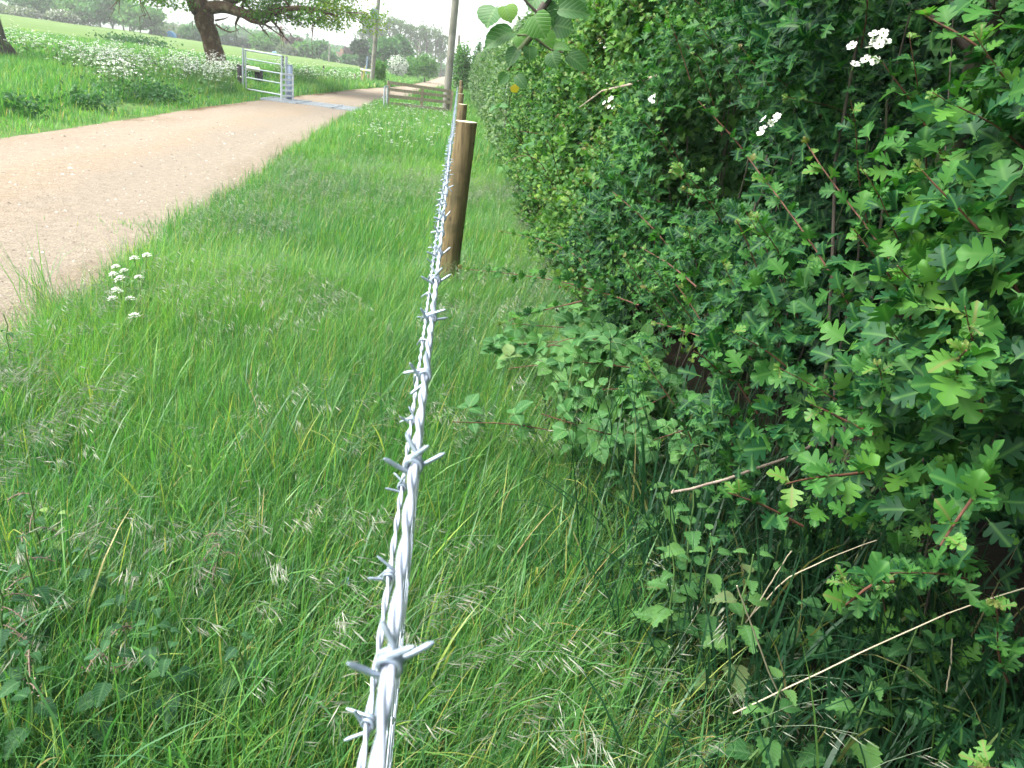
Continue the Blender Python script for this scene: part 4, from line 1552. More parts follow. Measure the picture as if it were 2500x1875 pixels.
# ------------------------------------------------------------------ cow parsley
def umbel(mb, c, r, n, per, ax=(0, 0, 1)):
    ax = nrm(np.asarray(ax, float))
    u = nrm(np.cross(ax, (0.3, 1, 0.1)))
    v = np.cross(ax, u)
    for i in range(n):
        rr = r * math.sqrt((i + .4) / n)
        a = i * 2.4
        q = c + (u * math.cos(a) + v * math.sin(a)) * rr + ax * (r * .6 * (1 - (rr / r) ** 2))
        mb.tube([c - ax * r * .55, q], .0006, 3, .4, 1, cap=False)
        k = np.arange(per)
        o = (u[None] * np.cos(k * 2.4)[:, None] + v[None] * np.sin(k * 2.4)[:, None]) * (r * .25 * np.sqrt((k + .3) / per))[:, None] + rng.normal(0, r * .03, (per, 3))
        mb.inst(DISC, q + o, frames(nrm(ax[None] + rng.normal(0, .25, (per, 3))), rnd_dir(per)), np.full(per, r * .10), rng.random(per))


DISC = (np.array([[math.cos(a), math.sin(a), 0] for a in np.arange(6) * math.pi / 3] + [[0, 0, .15]]), np.array([[i, (i + 1) % 6, 6] for i in range(6)]), np.zeros((7, 2)))


def parsley(label, loc, heads, r, n, per, group=None, sz=.02):
    root = thing('cow_parsley', loc, label, 'cow parsley', group)
    sb, top = MB(), []
    fork = np.array([0, 0, min(h[2] for h in heads) * .55])
    sb.tube([(0, 0, -.03), fork * .5, fork], [.0035, .003, .0026], 6, .3)
    for h in heads:
        h = np.asarray(h, float)
        sb.tube([fork, (fork + h) / 2 + np.array([h[0] * .15, h[1] * .15, -.01]), h - np.array([0, 0, r * .5])], [.0022, .0017, .0013], 5, .5)
    # feathery leaves low on the stem
    p = rng.normal(0, .05, (46, 3)) * np.array([1.2, 1.2, .5]) + fork * .75
    sb.inst(QUAD, p, frames(nrm(rng.normal(0, .4, (46, 3)) + np.array([0, 0, 1])), rnd_dir(46)), rng.uniform(.02, .045, 46), rng.random(46) * .5)
    sb.build('stem', [M['stem_green']], root)
    for h in heads:
        ub = MB()
        umbel(ub, np.asarray(h, float), r * rng.uniform(.85, 1.15), n, per, (rng.normal(0, .12) - .1, rng.normal(0, .12) - .15, 1))
        ub.build('umbel', [M['white_petal'], M['stem_green']], root)
    return root


def parsley_px(label, heads_px, y, base_off=(0, 0)):
    pts = [at(px, py, y + dy) for px, py, dy in heads_px]
    c = np.mean(pts, 0)
    b = np.array([c[0] + base_off[0], c[1] + base_off[1], 0])
    b[2] = float(Z(b[0], b[1]))
    return parsley(label, b, [p - b for p in pts], .021, 14, 9)


g = ground(300, 800)
parsley_px('white cow parsley with a tight cluster of heads at the track edge', [(282, 652, 0), (302, 662, .03), (276, 670, -.04), (292, 681, -.06)], g[1] + .0)
parsley_px('white cow parsley with two heads nearest the track, right of the tight cluster', [(328, 632, .1), (358, 624, .14)], g[1] + .1)
parsley_px('white cow parsley with three low heads in front of the tight cluster', [(285, 710, -.1), (274, 730, -.15), (317, 731, -.1)], g[1] - .05)
parsley_px('single white cow parsley head in grass just right of the tight cluster', [(339, 678, .0)], g[1] - .02)
parsley_px('small fading cow parsley head, lowest of those by the track edge', [(328, 772, 0)], ground(328, 880)[1])

protos = []
for i in range(5):
    hs = [(rng.normal(0, .10), rng.normal(0, .10), rng.uniform(.38, .55)) for _ in range(rng.integers(3, 6))]
    protos.append(hs)
VLAB = 'cow parsley with several small white heads in the far verge before the utility pole'
vp = []
for i in range(420):
    px, py = rng.uniform(870, 1105), rng.uniform(258, 420)
    if py > 330 and rng.random() < .55:
        continue
    gp = ground(px, py)
    if gp[0] < xr(gp[1]) + .15 or gp[0] > -.12 or gp[1] > 27:
        continue
    vp.append(gp)
vp = vp[:75]
first = {}
for i, gp in enumerate(vp):
    k = i % 5
    if k not in first:
        first[k] = parsley(VLAB, gp, protos[k], .027, 9, 5, 'cow parsley in the far verge')
        first[k].rotation_euler.z = rng.uniform(0, 6)
    else:
        dup(first[k], gp, rng.uniform(0, 6.28), None, rng.uniform(.75, 1.15))

# drifts beyond counting on the bank: one mass of umbels and stems
mb = MB()
Q = []
for px, py, sx, sy, n in ((60, 95, 45, 16, 250), (110, 122, 55, 12, 120), (250, 150, 45, 14, 420), (300, 172, 40, 12, 260), (430, 160, 55, 16, 520), (510, 178, 45, 16, 620),
                          (300, 208, 22, 8, 110), (330, 128, 60, 8, 180), (550, 200, 30, 10, 200), (740, 172, 25, 7, 220), (800, 178, 45, 7, 520), (860, 182, 28, 6, 320), (560, 165, 40, 10, 260), (180, 138, 30, 10, 120), (690, 165, 20, 8, 160)):
    for _ in range(int(n * .16)):
        a, b = rng.normal(px, sx), rng.normal(py, sy)
        if a < -60:
            continue
        gp = ground(a, b + 26)
        if gp[1] < 90 and gp[0] < xl(gp[1]) - 1.0:
            Q.append(gp)
Q = np.array(Q)
hh = rng.uniform(.4, .8, len(Q))
for q, h in zip(Q, hh):
    mb.tube([q, q + np.array([rng.normal(0, .04), rng.normal(0, .04), h])], .006, 3, .4, 1, cap=False)
k = 4
c = np.repeat(Q + np.stack([0 * hh, 0 * hh, hh], -1), k, 0) + rng.normal(0, 1, (len(Q) * k, 3)) * np.array([.16, .16, .1])
for j in range(5):
    cc = c + rng.normal(0, 1, c.shape) * np.array([.028, .028, .008])
    mb.inst(DISC, cc, frames(nrm(np.array([[0, -.25, 1]]) + rng.normal(0, .3, c.shape)), rnd_dir(len(c))), rng.uniform(.009, .016, len(c)), rng.random(len(c)))
p = np.repeat(Q, 10, 0) + np.stack([rng.normal(0, .18, len(Q) * 10), rng.normal(0, .18, len(Q) * 10), rng.uniform(.1, .6, len(Q) * 10)], -1)
mb.inst(QUAD, p, frames(nrm(rng.normal(0, .5, p.shape) + np.array([0, 0, 1])), rnd_dir(len(p))), rng.uniform(.06, .13, len(p)), rng.random(len(p)) * .6, 1)
tag(mb.build('cow_parsley_drift', [M['white_petal'], M['stem_green']]), 'drifts of white cow parsley along the bank and field fence', 'cow parsley', kind='stuff')

# dark nettle and dock clumps on the bank
for px, py, rx, rz, n, lab in ((300, 240, 1.2, .20, 900, 'dark green weed clump on the bank above the bare soil patch'),
                               (215, 268, .6, .2, 380, 'dark weed clump on the bank left of the bare soil patch'),
                               (385, 245, .8, .22, 700, 'low dark weed clump right of the larger bank clump'),
                               (60, 285, .4, .18, 200, 'dark weed clump at the track edge by the left edge'),
                               (600, 203, .8, .3, 500, 'dark weed clump beside the foot of the metal gate'),
                               (330, 118, 2.6, .5, 1500, 'long dark nettle bed among white flowers near the field fence')):
    gp = ground(px, py)
    mb = MB()
    p = rng.normal(0, .5, (n, 3)) * np.array([rx, rx * .6, rz]) + np.array([0, 0, rz * .9])
    p[:, 2] = np.abs(p[:, 2])
    mb.inst(QUAD, p, frames(nrm(rng.normal(0, .5, (n, 3)) + np.array([0, -.2, 1])), rnd_dir(n)), rng.uniform(.05, .11, n) * max(1, gp[1] / 25), rng.random(n) * .5)
    o = mb.build('weed_clump', M['nettle'])
    o.location = gp
    tag(o, lab, 'weeds', kind='stuff')

# tiny blue speedwells in the grass
for i, (px, py) in enumerate(((1170, 905), (1182, 930), (915, 930), (1062, 965), (832, 1482))):
    p = ground(px, py + 40)
    h = .12
    p = np.array([p[0], p[1], float(Z(p[0], p[1]))])
    t = thing('speedwell', p, ['tiny blue speedwell in grass left of the bramble bush', 'tiny blue speedwell just below another by the bramble', 'tiny blue flower just left of the wires in mid grass', 'tiny blue flower between wire and low bramble spray', 'tiny blue flower in the grass left of the lower wire'][i], 'flower')
    sb = MB()
    sb.tube([(0, 0, 0), (.005, 0, h * .5), (0, -.01, h)], .0008, 4, .3)
    sb.build('stem', M['stem_green'], t)
    fb = MB()
    for q in range(3):
        c = np.array([rng.normal(0, .012), rng.normal(0, .012), h + rng.normal(0, .01)])
        fb.inst(DISC, c[None], frames(np.array([[-.1, -.5, 1.0]]), rnd_dir(1)), np.array([.006]), np.array([rng.random()]))
    fb.build('petals', M['speedwell'], t)


# ------------------------------------------------------------------ gate, cattle grid, rails, posts
GY = 26.0


def gz(x, y):
    return float(Z(x, y))


def bar(mb, a, b, r, n=8):
    mb.tube([a, b], r, n)


def up_at(px0, py0, px1, py1, y):
    """foot on ray 0 at distance y, and the height reached by ray 1 at the same distance"""
    a, b = at(px0, py0, y), at(px1, py1, y)
    return a, b


# bridle gate: hung left, closing against a slim steel post behind the wing
A0, A1 = at(601, 217, 27.5), at(601, 122, 27.5)
B0, B1 = at(688, 232, 26.4), at(691, 137, 26.4)
root = thing('field_gate', A0, 'galvanised five bar bridle gate beside the cattle grid', 'gate')
fr = MB()
a0, a1, b0, b1 = [p - A0 for p in (A0, A1, B0, B1)]
a1 = a0 + np.array([0, 0, a1[2] - a0[2]]); b1 = b0 + np.array([0, 0, b1[2] - b0[2]])
bar(fr, a0, a1, .028); bar(fr, b0, b1, .028)
bar(fr, a1, b1, .028)
fr.build('frame', M['zinc_gate'], root)
for t in (.0, .30, .55, .78):
    rb = MB()
    bar(rb, a0 + (a1 - a0) * t, b0 + (b1 - b0) * t, .02 if t else .028)
    rb.build('rail', M['zinc_gate'], root)
lb = MB()
bar(lb, b0 + (b1 - b0) * .72 + np.array([.0, -.03, 0]), b0 + (b1 - b0) * .72 + np.array([.18, -.05, 0]), .012)
lb.build('latch', M['zinc_gate'], root)


def simple_post(name, label, cat, px, y, top_py, r, mat, square=False, group=None, x_top=None, foot=None):
    base = at(px, top_py if foot is None else foot, y)
    x = base[0]
    g = gz(x, y)
    top = at(px if x_top is None else x_top, top_py, y)
    root = thing(name, (x, y, g), label, cat, group)
    h = max(top[2] - g, .3)
    dx = top[0] - x
    mb = MB()
    if square:
        mb.box((dx * .5, 0, h / 2 - .1), (2 * r, 2 * r, h + .2))
        cb = MB()
        cb.box((dx * .5, 0, h + .012), (2 * r + .012, 2 * r + .012, .022))
    else:
        mb.tube([(0, 0, -.2), (dx * .4, 0, h * .4), (dx, 0, h - .01)], [r * 1.04, r * 1.02, r], 12)
        cb = MB()
        cb.tube([(dx, 0, h - .01), (dx, 0, h + .01)], [r * .96, r * .8], 12)
    mb.build('shaft', mat, root)
    cb.build('post_cap', mat if square else M['old_wood'], root)
    return root


simple_post('gate_post', 'dark timber post at the hinge side of the metal gate', 'post', 586, 27.6, 160, .075, M['dark_wood'], True, foot=215)
simple_post('gate_post', 'slim galvanised post the metal gate hangs from', 'post', 593, 27.5, 116, .035, M['zinc_gate'], foot=217)
simple_post('gate_post', 'galvanised latch post behind the wing panel of the cattle grid', 'post', 699, 26.6, 138, .045, M['zinc_gate'], foot=240)
simple_post('gate_post', 'flat grey steel post inside the wing panel', 'post', 708, 26.5, 160, .075, M['grey_paint'], True, foot=245)

# pale log on a dark post behind the gate
pa, pb = at(600, 165, 30.5), at(634, 171, 30.5)
root = thing('log_rail', pa, 'pale log rail behind the metal gate', 'rail')
mb = MB()
mb.tube([pa - pa, (pb - pa) * .5, pb - pa], [.085, .083, .085], 12)
mb.build('log', M['pale_rail'], root)
simple_post('log_rail_post', 'short dark square post carrying the pale log behind the gate', 'post', 632, 30.7, 174, .13, M['dark_wood'], True, foot=200)

# cattle grid across the track
gl, gr = -6.25, -2.85
root = thing('cattle_grid', (gl, GY, -.25), 'galvanised cattle grid set across the gravel track', 'cattle grid')
g0 = gz((gl + gr) / 2, GY) + .035
wd = gr - gl
for i in range(3):
    mb = MB()
    x0, x1 = i * wd / 3 + .02, (i + 1) * wd / 3 - .02
    for j in range(13):
        yy = -1.0 + j * 2.0 / 12
        mb.box(((x0 + x1) / 2, yy, g0 + .25), (x1 - x0, .055, .04))
    mb.build('grid_section', M['zinc_gate'], root, smooth=False)
    mb = MB()
    for xx in (x0, x1):
        mb.box((xx, 0, g0 + .262), (.075, 2.12, .05))
    mb.build('grid_bearer', M['pale_rail'] if False else M['zinc_gate'], root, smooth=False)
mb = MB()
mb.box((wd / 2, 0, g0 + .20), (wd, 2.1, .03))
mb.build('pit', M['grey_paint'], root, smooth=False)


def wing(name, label, pxs, y0, y1, mat, nb):
    (lx, lb_, lt), (rx, rb_, rt) = pxs
    L0, L1, R0, R1 = at(lx, lb_, y0), at(lx, lt, y0), at(rx, rb_, y1), at(rx, rt, y1)
    root = thing(name, L0, label, 'panel')
    o = L0
    L1 = L0 + np.array([0, 0, (L1 - L0)[2]]); R1 = R0 + np.array([0, 0, (R1 - R0)[2]])
    mb = MB()
    for a, b in ((L0, L1), (R0, R1)):
        mb.tube([a - o, b - o], .032, 8)
    mb.build('upright', mat, root)
    for i in range(nb):
        t = i / (nb - 1) * .985 + .008
        rb = MB()
        a, b = L0 + (L1 - L0) * t - o, R0 + (R1 - R0) * t - o
        c = (a + b) / 2
        d = b - a
        ang = math.atan2(d[1], d[0])
        R = np.array([[math.cos(ang), -math.sin(ang), 0], [math.sin(ang), math.cos(ang), 0], [0, 0, 1]])
        rb.box(c, (np.linalg.norm(d), .03, .055), R)
        rb.build('rung', mat, root, smooth=False)
    return root


wing('grid_wing', 'white ladder like wing panel at the gate end of the cattle grid', ((687, 250, 181), (715, 246, 181)), 25.6, 26.4, M['zinc_white'], 6)
wing('grid_wing', 'narrow white wing post pair at the right end of the cattle grid', ((937, 262, 211), (944, 260, 210)), 25.6, 26.4, M['zinc_gate'], 2)

# brown post and rail fence right of the grid
root = thing('rail_fence', (-2.7, 27.0, gz(-2.7, 27)), 'brown wooden post and rail fence between cattle grid and utility pole', 'fence')
o = np.array(root.location)
ya, yb = 26.6, 27.6
for i, (p0, p1) in enumerate((((949, 201), (1100, 223)), ((949, 218), (1100, 236)), ((948, 234), (1098, 250)), ((946, 252), (1090, 268)))):
    P0, P1 = at(*p0, ya) - o, at(*p1, yb) - o
    d = P1 - P0
    mb = MB()
    y_ = nrm(d)
    z_ = nrm(np.array([0, 0, 1]) - y_ * y_[2])
    R = np.stack([np.cross(y_, z_), y_, z_], -1)
    mb.box((P0 + P1) / 2, (.04, np.linalg.norm(d) + .1, .10), R)
    mb.build('rail', M['old_wood'], root, smooth=False)
for px, y, tp in ((949, 26.66, 197), (1032, 27.16, 213), (1104, 27.66, 222)):
    p = at(px, tp, y) - o
    mb = MB()
    mb.box((p[0], p[1] + .09, p[2] / 2 - .1), (.10, .10, p[2] + .2))
    mb.build('post', M['old_wood'], root, smooth=False)

for i, (px, tp, ft, y, r, lab) in enumerate((
        (748, 172, 200, 47, .11, 'stout timber field post first right of the metal gate'),
        (787, 175, 198, 52, .07, 'dark field post second right of the metal gate'),
        (818, 171, 190, 56, .06, 'dark field post third right of the metal gate among flowers'),
        (845, 176, 195, 60, .06, 'dark field post fourth right of the gate, deep in flowers'),
        (866, 180, 207, 54, .085, 'timber post at the track bend, leftmost of three'),
        (884, 180, 209, 54.6, .085, 'timber post at the track bend, middle of three with yellow strap'),
        (899, 181, 206, 59, .085, 'timber post at the track bend, rightmost of three'),
        (133, 90, 104, 58, .06, 'thin dark field post at the far left among white flowers'),
        (311, 109, 119, 56, .06, 'thin dark field post midway between left edge and oak'),
        (461, 126, 142, 53, .07, 'thin dark field post just left of the oak trunk'),
        (690, 136, 152, 50, .07, 'tall thin dark field post above the wing panel'),
        (790, 160, 176, 58, .05, 'slender dark field post behind the second post right of the gate'))):
    simple_post('field_post', lab, 'post', px, y, tp, r, M['old_wood'] if i in (0, 4, 5, 6) else M['dark_wood'], False, 'field fence posts', foot=ft)
# strands between the field posts
pw = [at(px, py, y) for px, py, y in ((-60, 82, 60), (133, 95, 58), (311, 113, 56), (461, 131, 53), (560, 142, 51), (690, 146, 50), (748, 178, 47), (787, 179, 52), (818, 176, 56), (845, 180, 60))]
root = thing('field_wire', pw[0], 'thin field fence wire along the line of dark posts', 'wire')
mb = MB()
for dz in (0, -.25):
    mb.tube(np.array(pw) - pw[0] + np.array([0, 0, dz]), .006, 4)
mb.build('strand', M['grey_paint'], root)

# pale bar and yellow strap by the track bend
ba, bb = at(880, 170, 64), at(916, 176, 64)
root = thing('barrier_bar', ba, 'white horizontal barrier bar on a grey post by the track bend', 'barrier')
mb = MB()
mb.tube([(0, 0, 0), bb - ba], .10, 10)
mb.build('bar', M['pale_rail'], root)
mb = MB()
g = gz(bb[0], bb[1])
mb.tube([(bb - ba) + np.array([-.05, .12, .05]), np.array([bb[0] - .05, bb[1] + .12, g - .1]) - ba], .11, 10)
mb.build('post', M['grey_paint'], root)
mb = MB()
mb.tube([np.array([.1, .12, .05]), np.array([.1, .12, gz(*ba[:2]) - ba[2] - .1])], .08, 8)
mb.build('post', M['old_wood'], root)
sp = [at(893, 160, 54.2), at(888, 172, 54.2), at(890, 180, 54.3), at(886, 190, 54.35), at(887, 200, 54.35)]
root = thing('yellow_strap', sp[0], 'pale yellow strap hanging on the middle post at the track bend', 'strap')
mb = MB()
mb.tube(np.array(sp) - sp[0], [.02, .03, .06, .05, .03], 6)
mb.build('webbing', M['yellow'], root)
mb = MB()
mb.tube(np.array([sp[1], sp[2]]) - sp[0] + np.array([.0, -.04, 0]), .07, 6)
mb.build('knot', M['yellow'], root)


# ------------------------------------------------------------------ poles
def pole(label, px0, px1, py1, y, r0, r1, fittings=None, name='utility_pole', mat='pole_wood', extra=0.0, py0=None):
    b = at(px0, py0 if py0 else 200, y)
    g = gz(b[0], y)
    top = at(px1, py1, y)
    root = thing(name, (b[0], y, g), label, 'pole')
    o = np.array([b[0], y, g])
    t = top - o
    t = t * (1 + extra)
    mb = MB()
    k = np.linspace(-.03, 1, 9)
    mb.tube(k[:, None] * t, np.interp(k, [0, 1], [r0, r1]), 20 if r0 > .1 else 10)
    mb.build('shaft', M[mat], root)
    return root, t


r_, t = pole('big weathered grey utility pole standing before the hedge', 1090, 1113, -10, 28, .135, .115, extra=.9, py0=240)
for q in (.55,):
    mb = MB()
    c = t * q + np.array([0, -.13, 0])
    mb.box(c, (.10, .01, .14))
    mb.build('number_plate', M['zinc_gate'], r_, smooth=False)
mb = MB()
mb.box(t * .97, (1.5, .10, .12))
mb.build('crossarm', M['old_wood'], r_, smooth=False)

r_, t = pole('leaning grey pole carrying a pale blue transformer box', 908, 926, -25, 58, .17, .13, extra=.12, py0=190)
tb = MB()
c = at(914, 34, 57.9) - np.array(r_.location)
c = c + np.array([.05, -.22, 0])
tb.box(c, (.46, .42, .60))
o = tb.build('transformer', M['grey_paint'], r_, smooth=False)
fb = MB()
for i in range(6):
    fb.box(c + np.array([-.19 + i * .075, -.235, -.05]), (.02, .05, .42))
fb.build('cooling_fins', M['grey_paint'], o, smooth=False)
ib = MB()
for i in (-.14, 0, .14):
    ib.tube([c + np.array([i, 0, .3]), c + np.array([i, 0, .44])], [.035, .02], 8)
ib.build('insulators', M['dark_wood'], o)
pole('slim pale pole before the round green shrub by the track', 1020, 1026, 98, 110, .15, .11, py0=183)
pole('thin pole rising behind the far hedge right of the big pole', 1116, 1121, 86, 62, .12, .10, py0=172)
pole('faint thin pole among far trees left of the white cottage', 803, 805, 106, 190, .2, .15, py0=146)
pole('short leaning whitish stake above the barrier bar', 893, 898, 138, 75, .10, .08, name='leaning_stake', mat='grey_paint', py0=168)
pole('second faint pole at the far end of the track', 1068, 1070, 140, 210, .2, .15, py0=185)


# ------------------------------------------------------------------ trees
def crown_leaves(mb, C, R, n, clumps, size, squash=.6, sig=.20, var0=.5, hollow=.55):
    d = rnd_dir(clumps)
    rr = rng.uniform(hollow, 1.0, clumps)[:, None]
    c = C + d * rr * R
    s = sig * R * rng.uniform(.6, 1.3, (clumps, 1))
    idx = rng.integers(0, clumps, n)
    p = c[idx] + rng.normal(0, 1, (n, 3)) * s[idx] * np.array([1, 1, squash])
    nn = nrm(rng.normal(0, .7, (n, 3)) + np.array([0, -.2, .8]))
    mb.inst(QUAD, p, frames(nn, rnd_dir(n)), size * rng.uniform(.6, 1.4, n), np.clip(var0 + .3 * (rng.random(clumps)[idx] - .5) + rng.normal(0, .18, n), 0, 1))


def tree(label, px, hw, top, y, mat, name='tree', trunk=.07, n=2200, clumps=36, size=None, group=None, cat='tree', blossom_=0.0, sig=.24, low=.0, trunks=1, depth=None):
    P = at(px, top, y)
    g = gz(P[0], y)
    H = max(P[2] - g, 1.0)
    R = hw / F_PX * y * 1.02
    root = thing(name, (P[0], y, g), label, cat, group)
    tb = MB()
    for k in range(trunks):
        dx = (k - (trunks - 1) / 2) * R * .5
        tb.tube([(dx, 0, -.3), (dx + rng.normal(0, .03) * H, 0, H * .4), (dx + rng.normal(0, .05) * H, 0, H * .85)], [H * .022 + .03, H * .016 + .02, .02], 7)
        for q in range(5):
            z0 = H * rng.uniform(.3, .6)
            e = np.array([rng.uniform(-.7, .7) * R + dx, rng.uniform(-.5, .5) * R, z0 + H * rng.uniform(.12, .3)])
            tb.tube([(dx, 0, z0), (np.array([dx, 0, z0]) + e) / 2 + np.array([0, 0, -.02 * H]), e], [H * .010 + .01, H * .007 + .01, .01], 5)
    tb.build('trunk', M['tree_trunk'], root)
    cb = MB()
    z0 = H * trunk
    C = np.array([0, 0, (H + z0) / 2])
    Rv = np.array([R * .86, R * (.86 if depth is None else depth), (H - z0) / 2 * .86])
    sz = size or max(y * .0042, .10)
    crown_leaves(cb, C, Rv, n, clumps, sz, .8, sig)
    crown_leaves(cb, C, Rv * .6, n // 3, clumps // 2, sz, .9, .4, .3, .0)
    mats = [M[mat]]
    if blossom_:
        mats.append(M['white_petal'])
        k = int(n * blossom_)
        d = rnd_dir(k)
        d[:, 1] = -abs(d[:, 1])
        p = C + d * Rv * rng.uniform(.75, 1.12, (k, 1)) + rng.normal(0, .1, (k, 3)) * R
        cb.inst(QUAD, p, frames(rnd_dir(k), rnd_dir(k)), sz * rng.uniform(.5, .9, k), rng.random(k), 1)
    cb.build('crown', mats, root)
    return root


FG = 'trees along the far field edge'
T_ = [
    ('pale grey bush at the far left end of the tree line', 12, 34, 18, 205, 'tree_grey', {}),
    ('tall bushy tree, leftmost big one of the far field edge', 92, 62, -30, 215, 'tree_a', {}),
    ('second big field edge tree, left of the middle gap', 195, 46, -14, 212, 'tree_b', {}),
    ('third big field edge tree with dark trunks showing', 266, 46, -18, 208, 'tree_a', {'trunks': 3, 'trunk': .16}),
    ('rightmost rounded tree of the left field edge group', 338, 44, 12, 203, 'tree_b', {'trunks': 3, 'trunk': .16}),
    ('white flowering bush between the first two big field edge trees', 150, 24, 30, 200, 'tree_grey', {'blossom_': .15}),
    ('white flowering bush below the leftmost big field edge tree', 58, 22, 24, 198, 'tree_grey', {'blossom_': .18}),
    ('small dark bush right of the left tree group', 386, 12, 80, 205, 'tree_a', {}),
    ('grey green bush just left of the oak trunk far across the field', 440, 28, 68, 225, 'tree_grey', {}),
    ('brownish bush behind the oak trunk across the field', 482, 30, 66, 215, 'tree_a', {}),
    ('dark far hedge bush right of the oak trunk', 575, 34, 96, 220, 'tree_dark', {}),
    ('dark tree behind the hedge right of the oak', 548, 24, 76, 240, 'tree_a', {}),
    ('rounded fresh green tree left of the brown roofed house', 648, 28, 80, 215, 'tree_b', {}),
    ('dark copper tree right of the brown roofed house', 718, 17, 93, 222, 'tree_purple', {}),
    ('pale rounded bush in front of the copper tree', 700, 16, 113, 205, 'tree_grey', {}),
    ('light green willow like tree right of the copper tree', 745, 22, 105, 215, 'tree_b', {}),
    ('green tree left of the faint pole', 778, 18, 97, 212, 'tree_a', {}),
    ('low bush between faint pole and white cottage', 805, 12, 132, 205, 'tree_a', {}),
    ('dark copper tree right of the white cottage', 850, 12, 122, 235, 'tree_purple', {}),
    ('low clipped hedge bush right of the white cottage', 860, 22, 139, 205, 'tree_a', {}),
    ('dark pine left of the transformer pole', 881, 17, 102, 170, 'tree_dark', {'trunk': .45, 'sig': .3}),
    ('dark bush under the pine left of the transformer pole', 893, 16, 136, 160, 'tree_dark', {}),
    ('dense green tree right of the transformer pole', 945, 30, 96, 165, 'tree_a', {'trunk': .3}),
    ('dense green tree behind the white flowering hawthorn', 978, 26, 90, 175, 'tree_a', {'trunk': .3}),
    ('small leafy tree at the foot of the transformer pole', 927, 17, 146, 60, 'tree_b', {'n': 1500, 'size': .14}),
    ('white flowering hawthorn bush beside the far track', 973, 23, 137, 96, 'tree_a', {'blossom_': .9, 'size': .22}),
    ('rounded green shrub beside the far track near the slim pole', 1042, 30, 131, 104, 'tree_b', {'size': .24}),
    ('smaller green shrub left of the slim pole', 1006, 18, 138, 108, 'tree_b', {'size': .24}),
    ('low shrub at the far end of the track', 1076, 14, 160, 300, 'tree_a', {}),
    ('leafy tree rising over the far hedge', 1137, 26, 104, 58, 'tree_b', {'n': 2600, 'size': .17, 'trunk': .02}),
    ('pointed conifer topping the far hedge', 1170, 12, 92, 66, 'tree_a', {'n': 1600, 'size': .16}),
    ('leafy shrub topping the far hedge right of the conifer', 1205, 22, 102, 40, 'tree_b', {'n': 1800, 'size': .14, 'trunk': .02}),
]
for lab, px, hw, top, y, mat, kw in T_:
    tree(lab, px, hw, top, y, mat, name='shrub' if ('bush' in lab or 'shrub' in lab) else 'tree', cat='shrub' if ('bush' in lab or 'shrub' in lab) else 'tree', group=FG if y > 195 and px < 400 else None, **({'n': 5200, 'clumps': 60} | kw if hw > 20 and y > 150 else kw))


def poplar(label, px, hw, top, y):
    P = at(px, top, y)
    g = gz(P[0], y)
    H = P[2] - g
    R = hw / F_PX * y
    root = thing('poplar', (P[0], y, g), label, 'tree', 'row of tall thin poplars')
    tb, cb = MB(), MB()
    tb.tube([(0, 0, -.3), (rng.normal(0, .2), 0, H * .5), (rng.normal(0, .4), 0, H * .93)], [.34, .24, .08], 7)
    tips = []
    for q in range(16):
        z0 = H * rng.uniform(.28, .8)
        a = rng.uniform(0, 6.28)
        e = np.array([math.cos(a) * R * rng.uniform(.4, 1), math.sin(a) * R * rng.uniform(.4, 1), min(z0 + H * rng.uniform(.1, .3), H * .97)])
        tb.tube([(0, 0, z0), np.array([e[0] * .6, e[1] * .6, z0 + (e[2] - z0) * .4]), e], [.12, .09, .04], 5)
        tips.append(e)
    tips.append(np.array([0, 0, H * .96]))
    tb.build('trunk', M['tree_trunk'], root)
    tips = np.array(tips)
    n = 900
    idx = rng.integers(0, len(tips), n)
    w = rng.uniform(.5, 1.3, len(tips))
    p = tips[idx] + rng.normal(0, 1, (n, 3)) * np.array([R * .26, R * .26, H * .04]) * w[idx][:, None]
    cb.inst(QUAD, p, frames(nrm(rng.normal(0, .7, (n, 3)) + np.array([0, 0, .6])), rnd_dir(n)), rng.uniform(.4, .9, n), rng.random(n))
    cb.build('crown', M['poplar'], root)


for i, (px, hw, top) in enumerate(((888, 19, 38), (908, 17, 44), (930, 18, 40), (955, 18, 47), (980, 18, 52), (1003, 13, 64), (1024, 15, 68), (1046, 16, 68), (1066, 15, 75), (1082, 12, 86))):
    poplar(['tall airy poplar, first from the left behind the transformer pole', 'second airy poplar, just left of the transformer pole', 'airy poplar just right of the transformer pole',
            'fourth poplar, above the dense green tree', 'fifth poplar, above the white hawthorn', 'narrow poplar at the right end of the left clump',
            'poplar above the slim pale pole, first of the right clump', 'poplar above the rounded green shrub', 'poplar third of the right clump', 'small rightmost poplar leaning towards the big pole'][i], px, hw, top, 250)

# far woods that read as one mass
mb = MB()
for px in np.arange(380, 1140, 3.2):
    y = rng.uniform(360, 560)
    hor = 182 + (px - 1120) * .1352
    hgt = np.interp(px, [380, 480, 560, 640, 720, 800, 900, 960, 1040, 1140], [22, 28, 40, 42, 36, 30, 22, 16, 14, 20]) * rng.uniform(.75, 1.1)
    P = at(px, hor - hgt, y)
    g = gz(P[0], P[1])
    H = P[2] - g
    R = np.array([H * .38 + 1, H * .38 + 1, H * .48])
    crown_leaves(mb, np.array([P[0], P[1], g + H * .5]), R, 260, 16, 1.7, .8, .32)
tag(mb.build('distant_wood', M['tree_a']), 'hazy distant wood along the horizon', 'wood', kind='stuff')


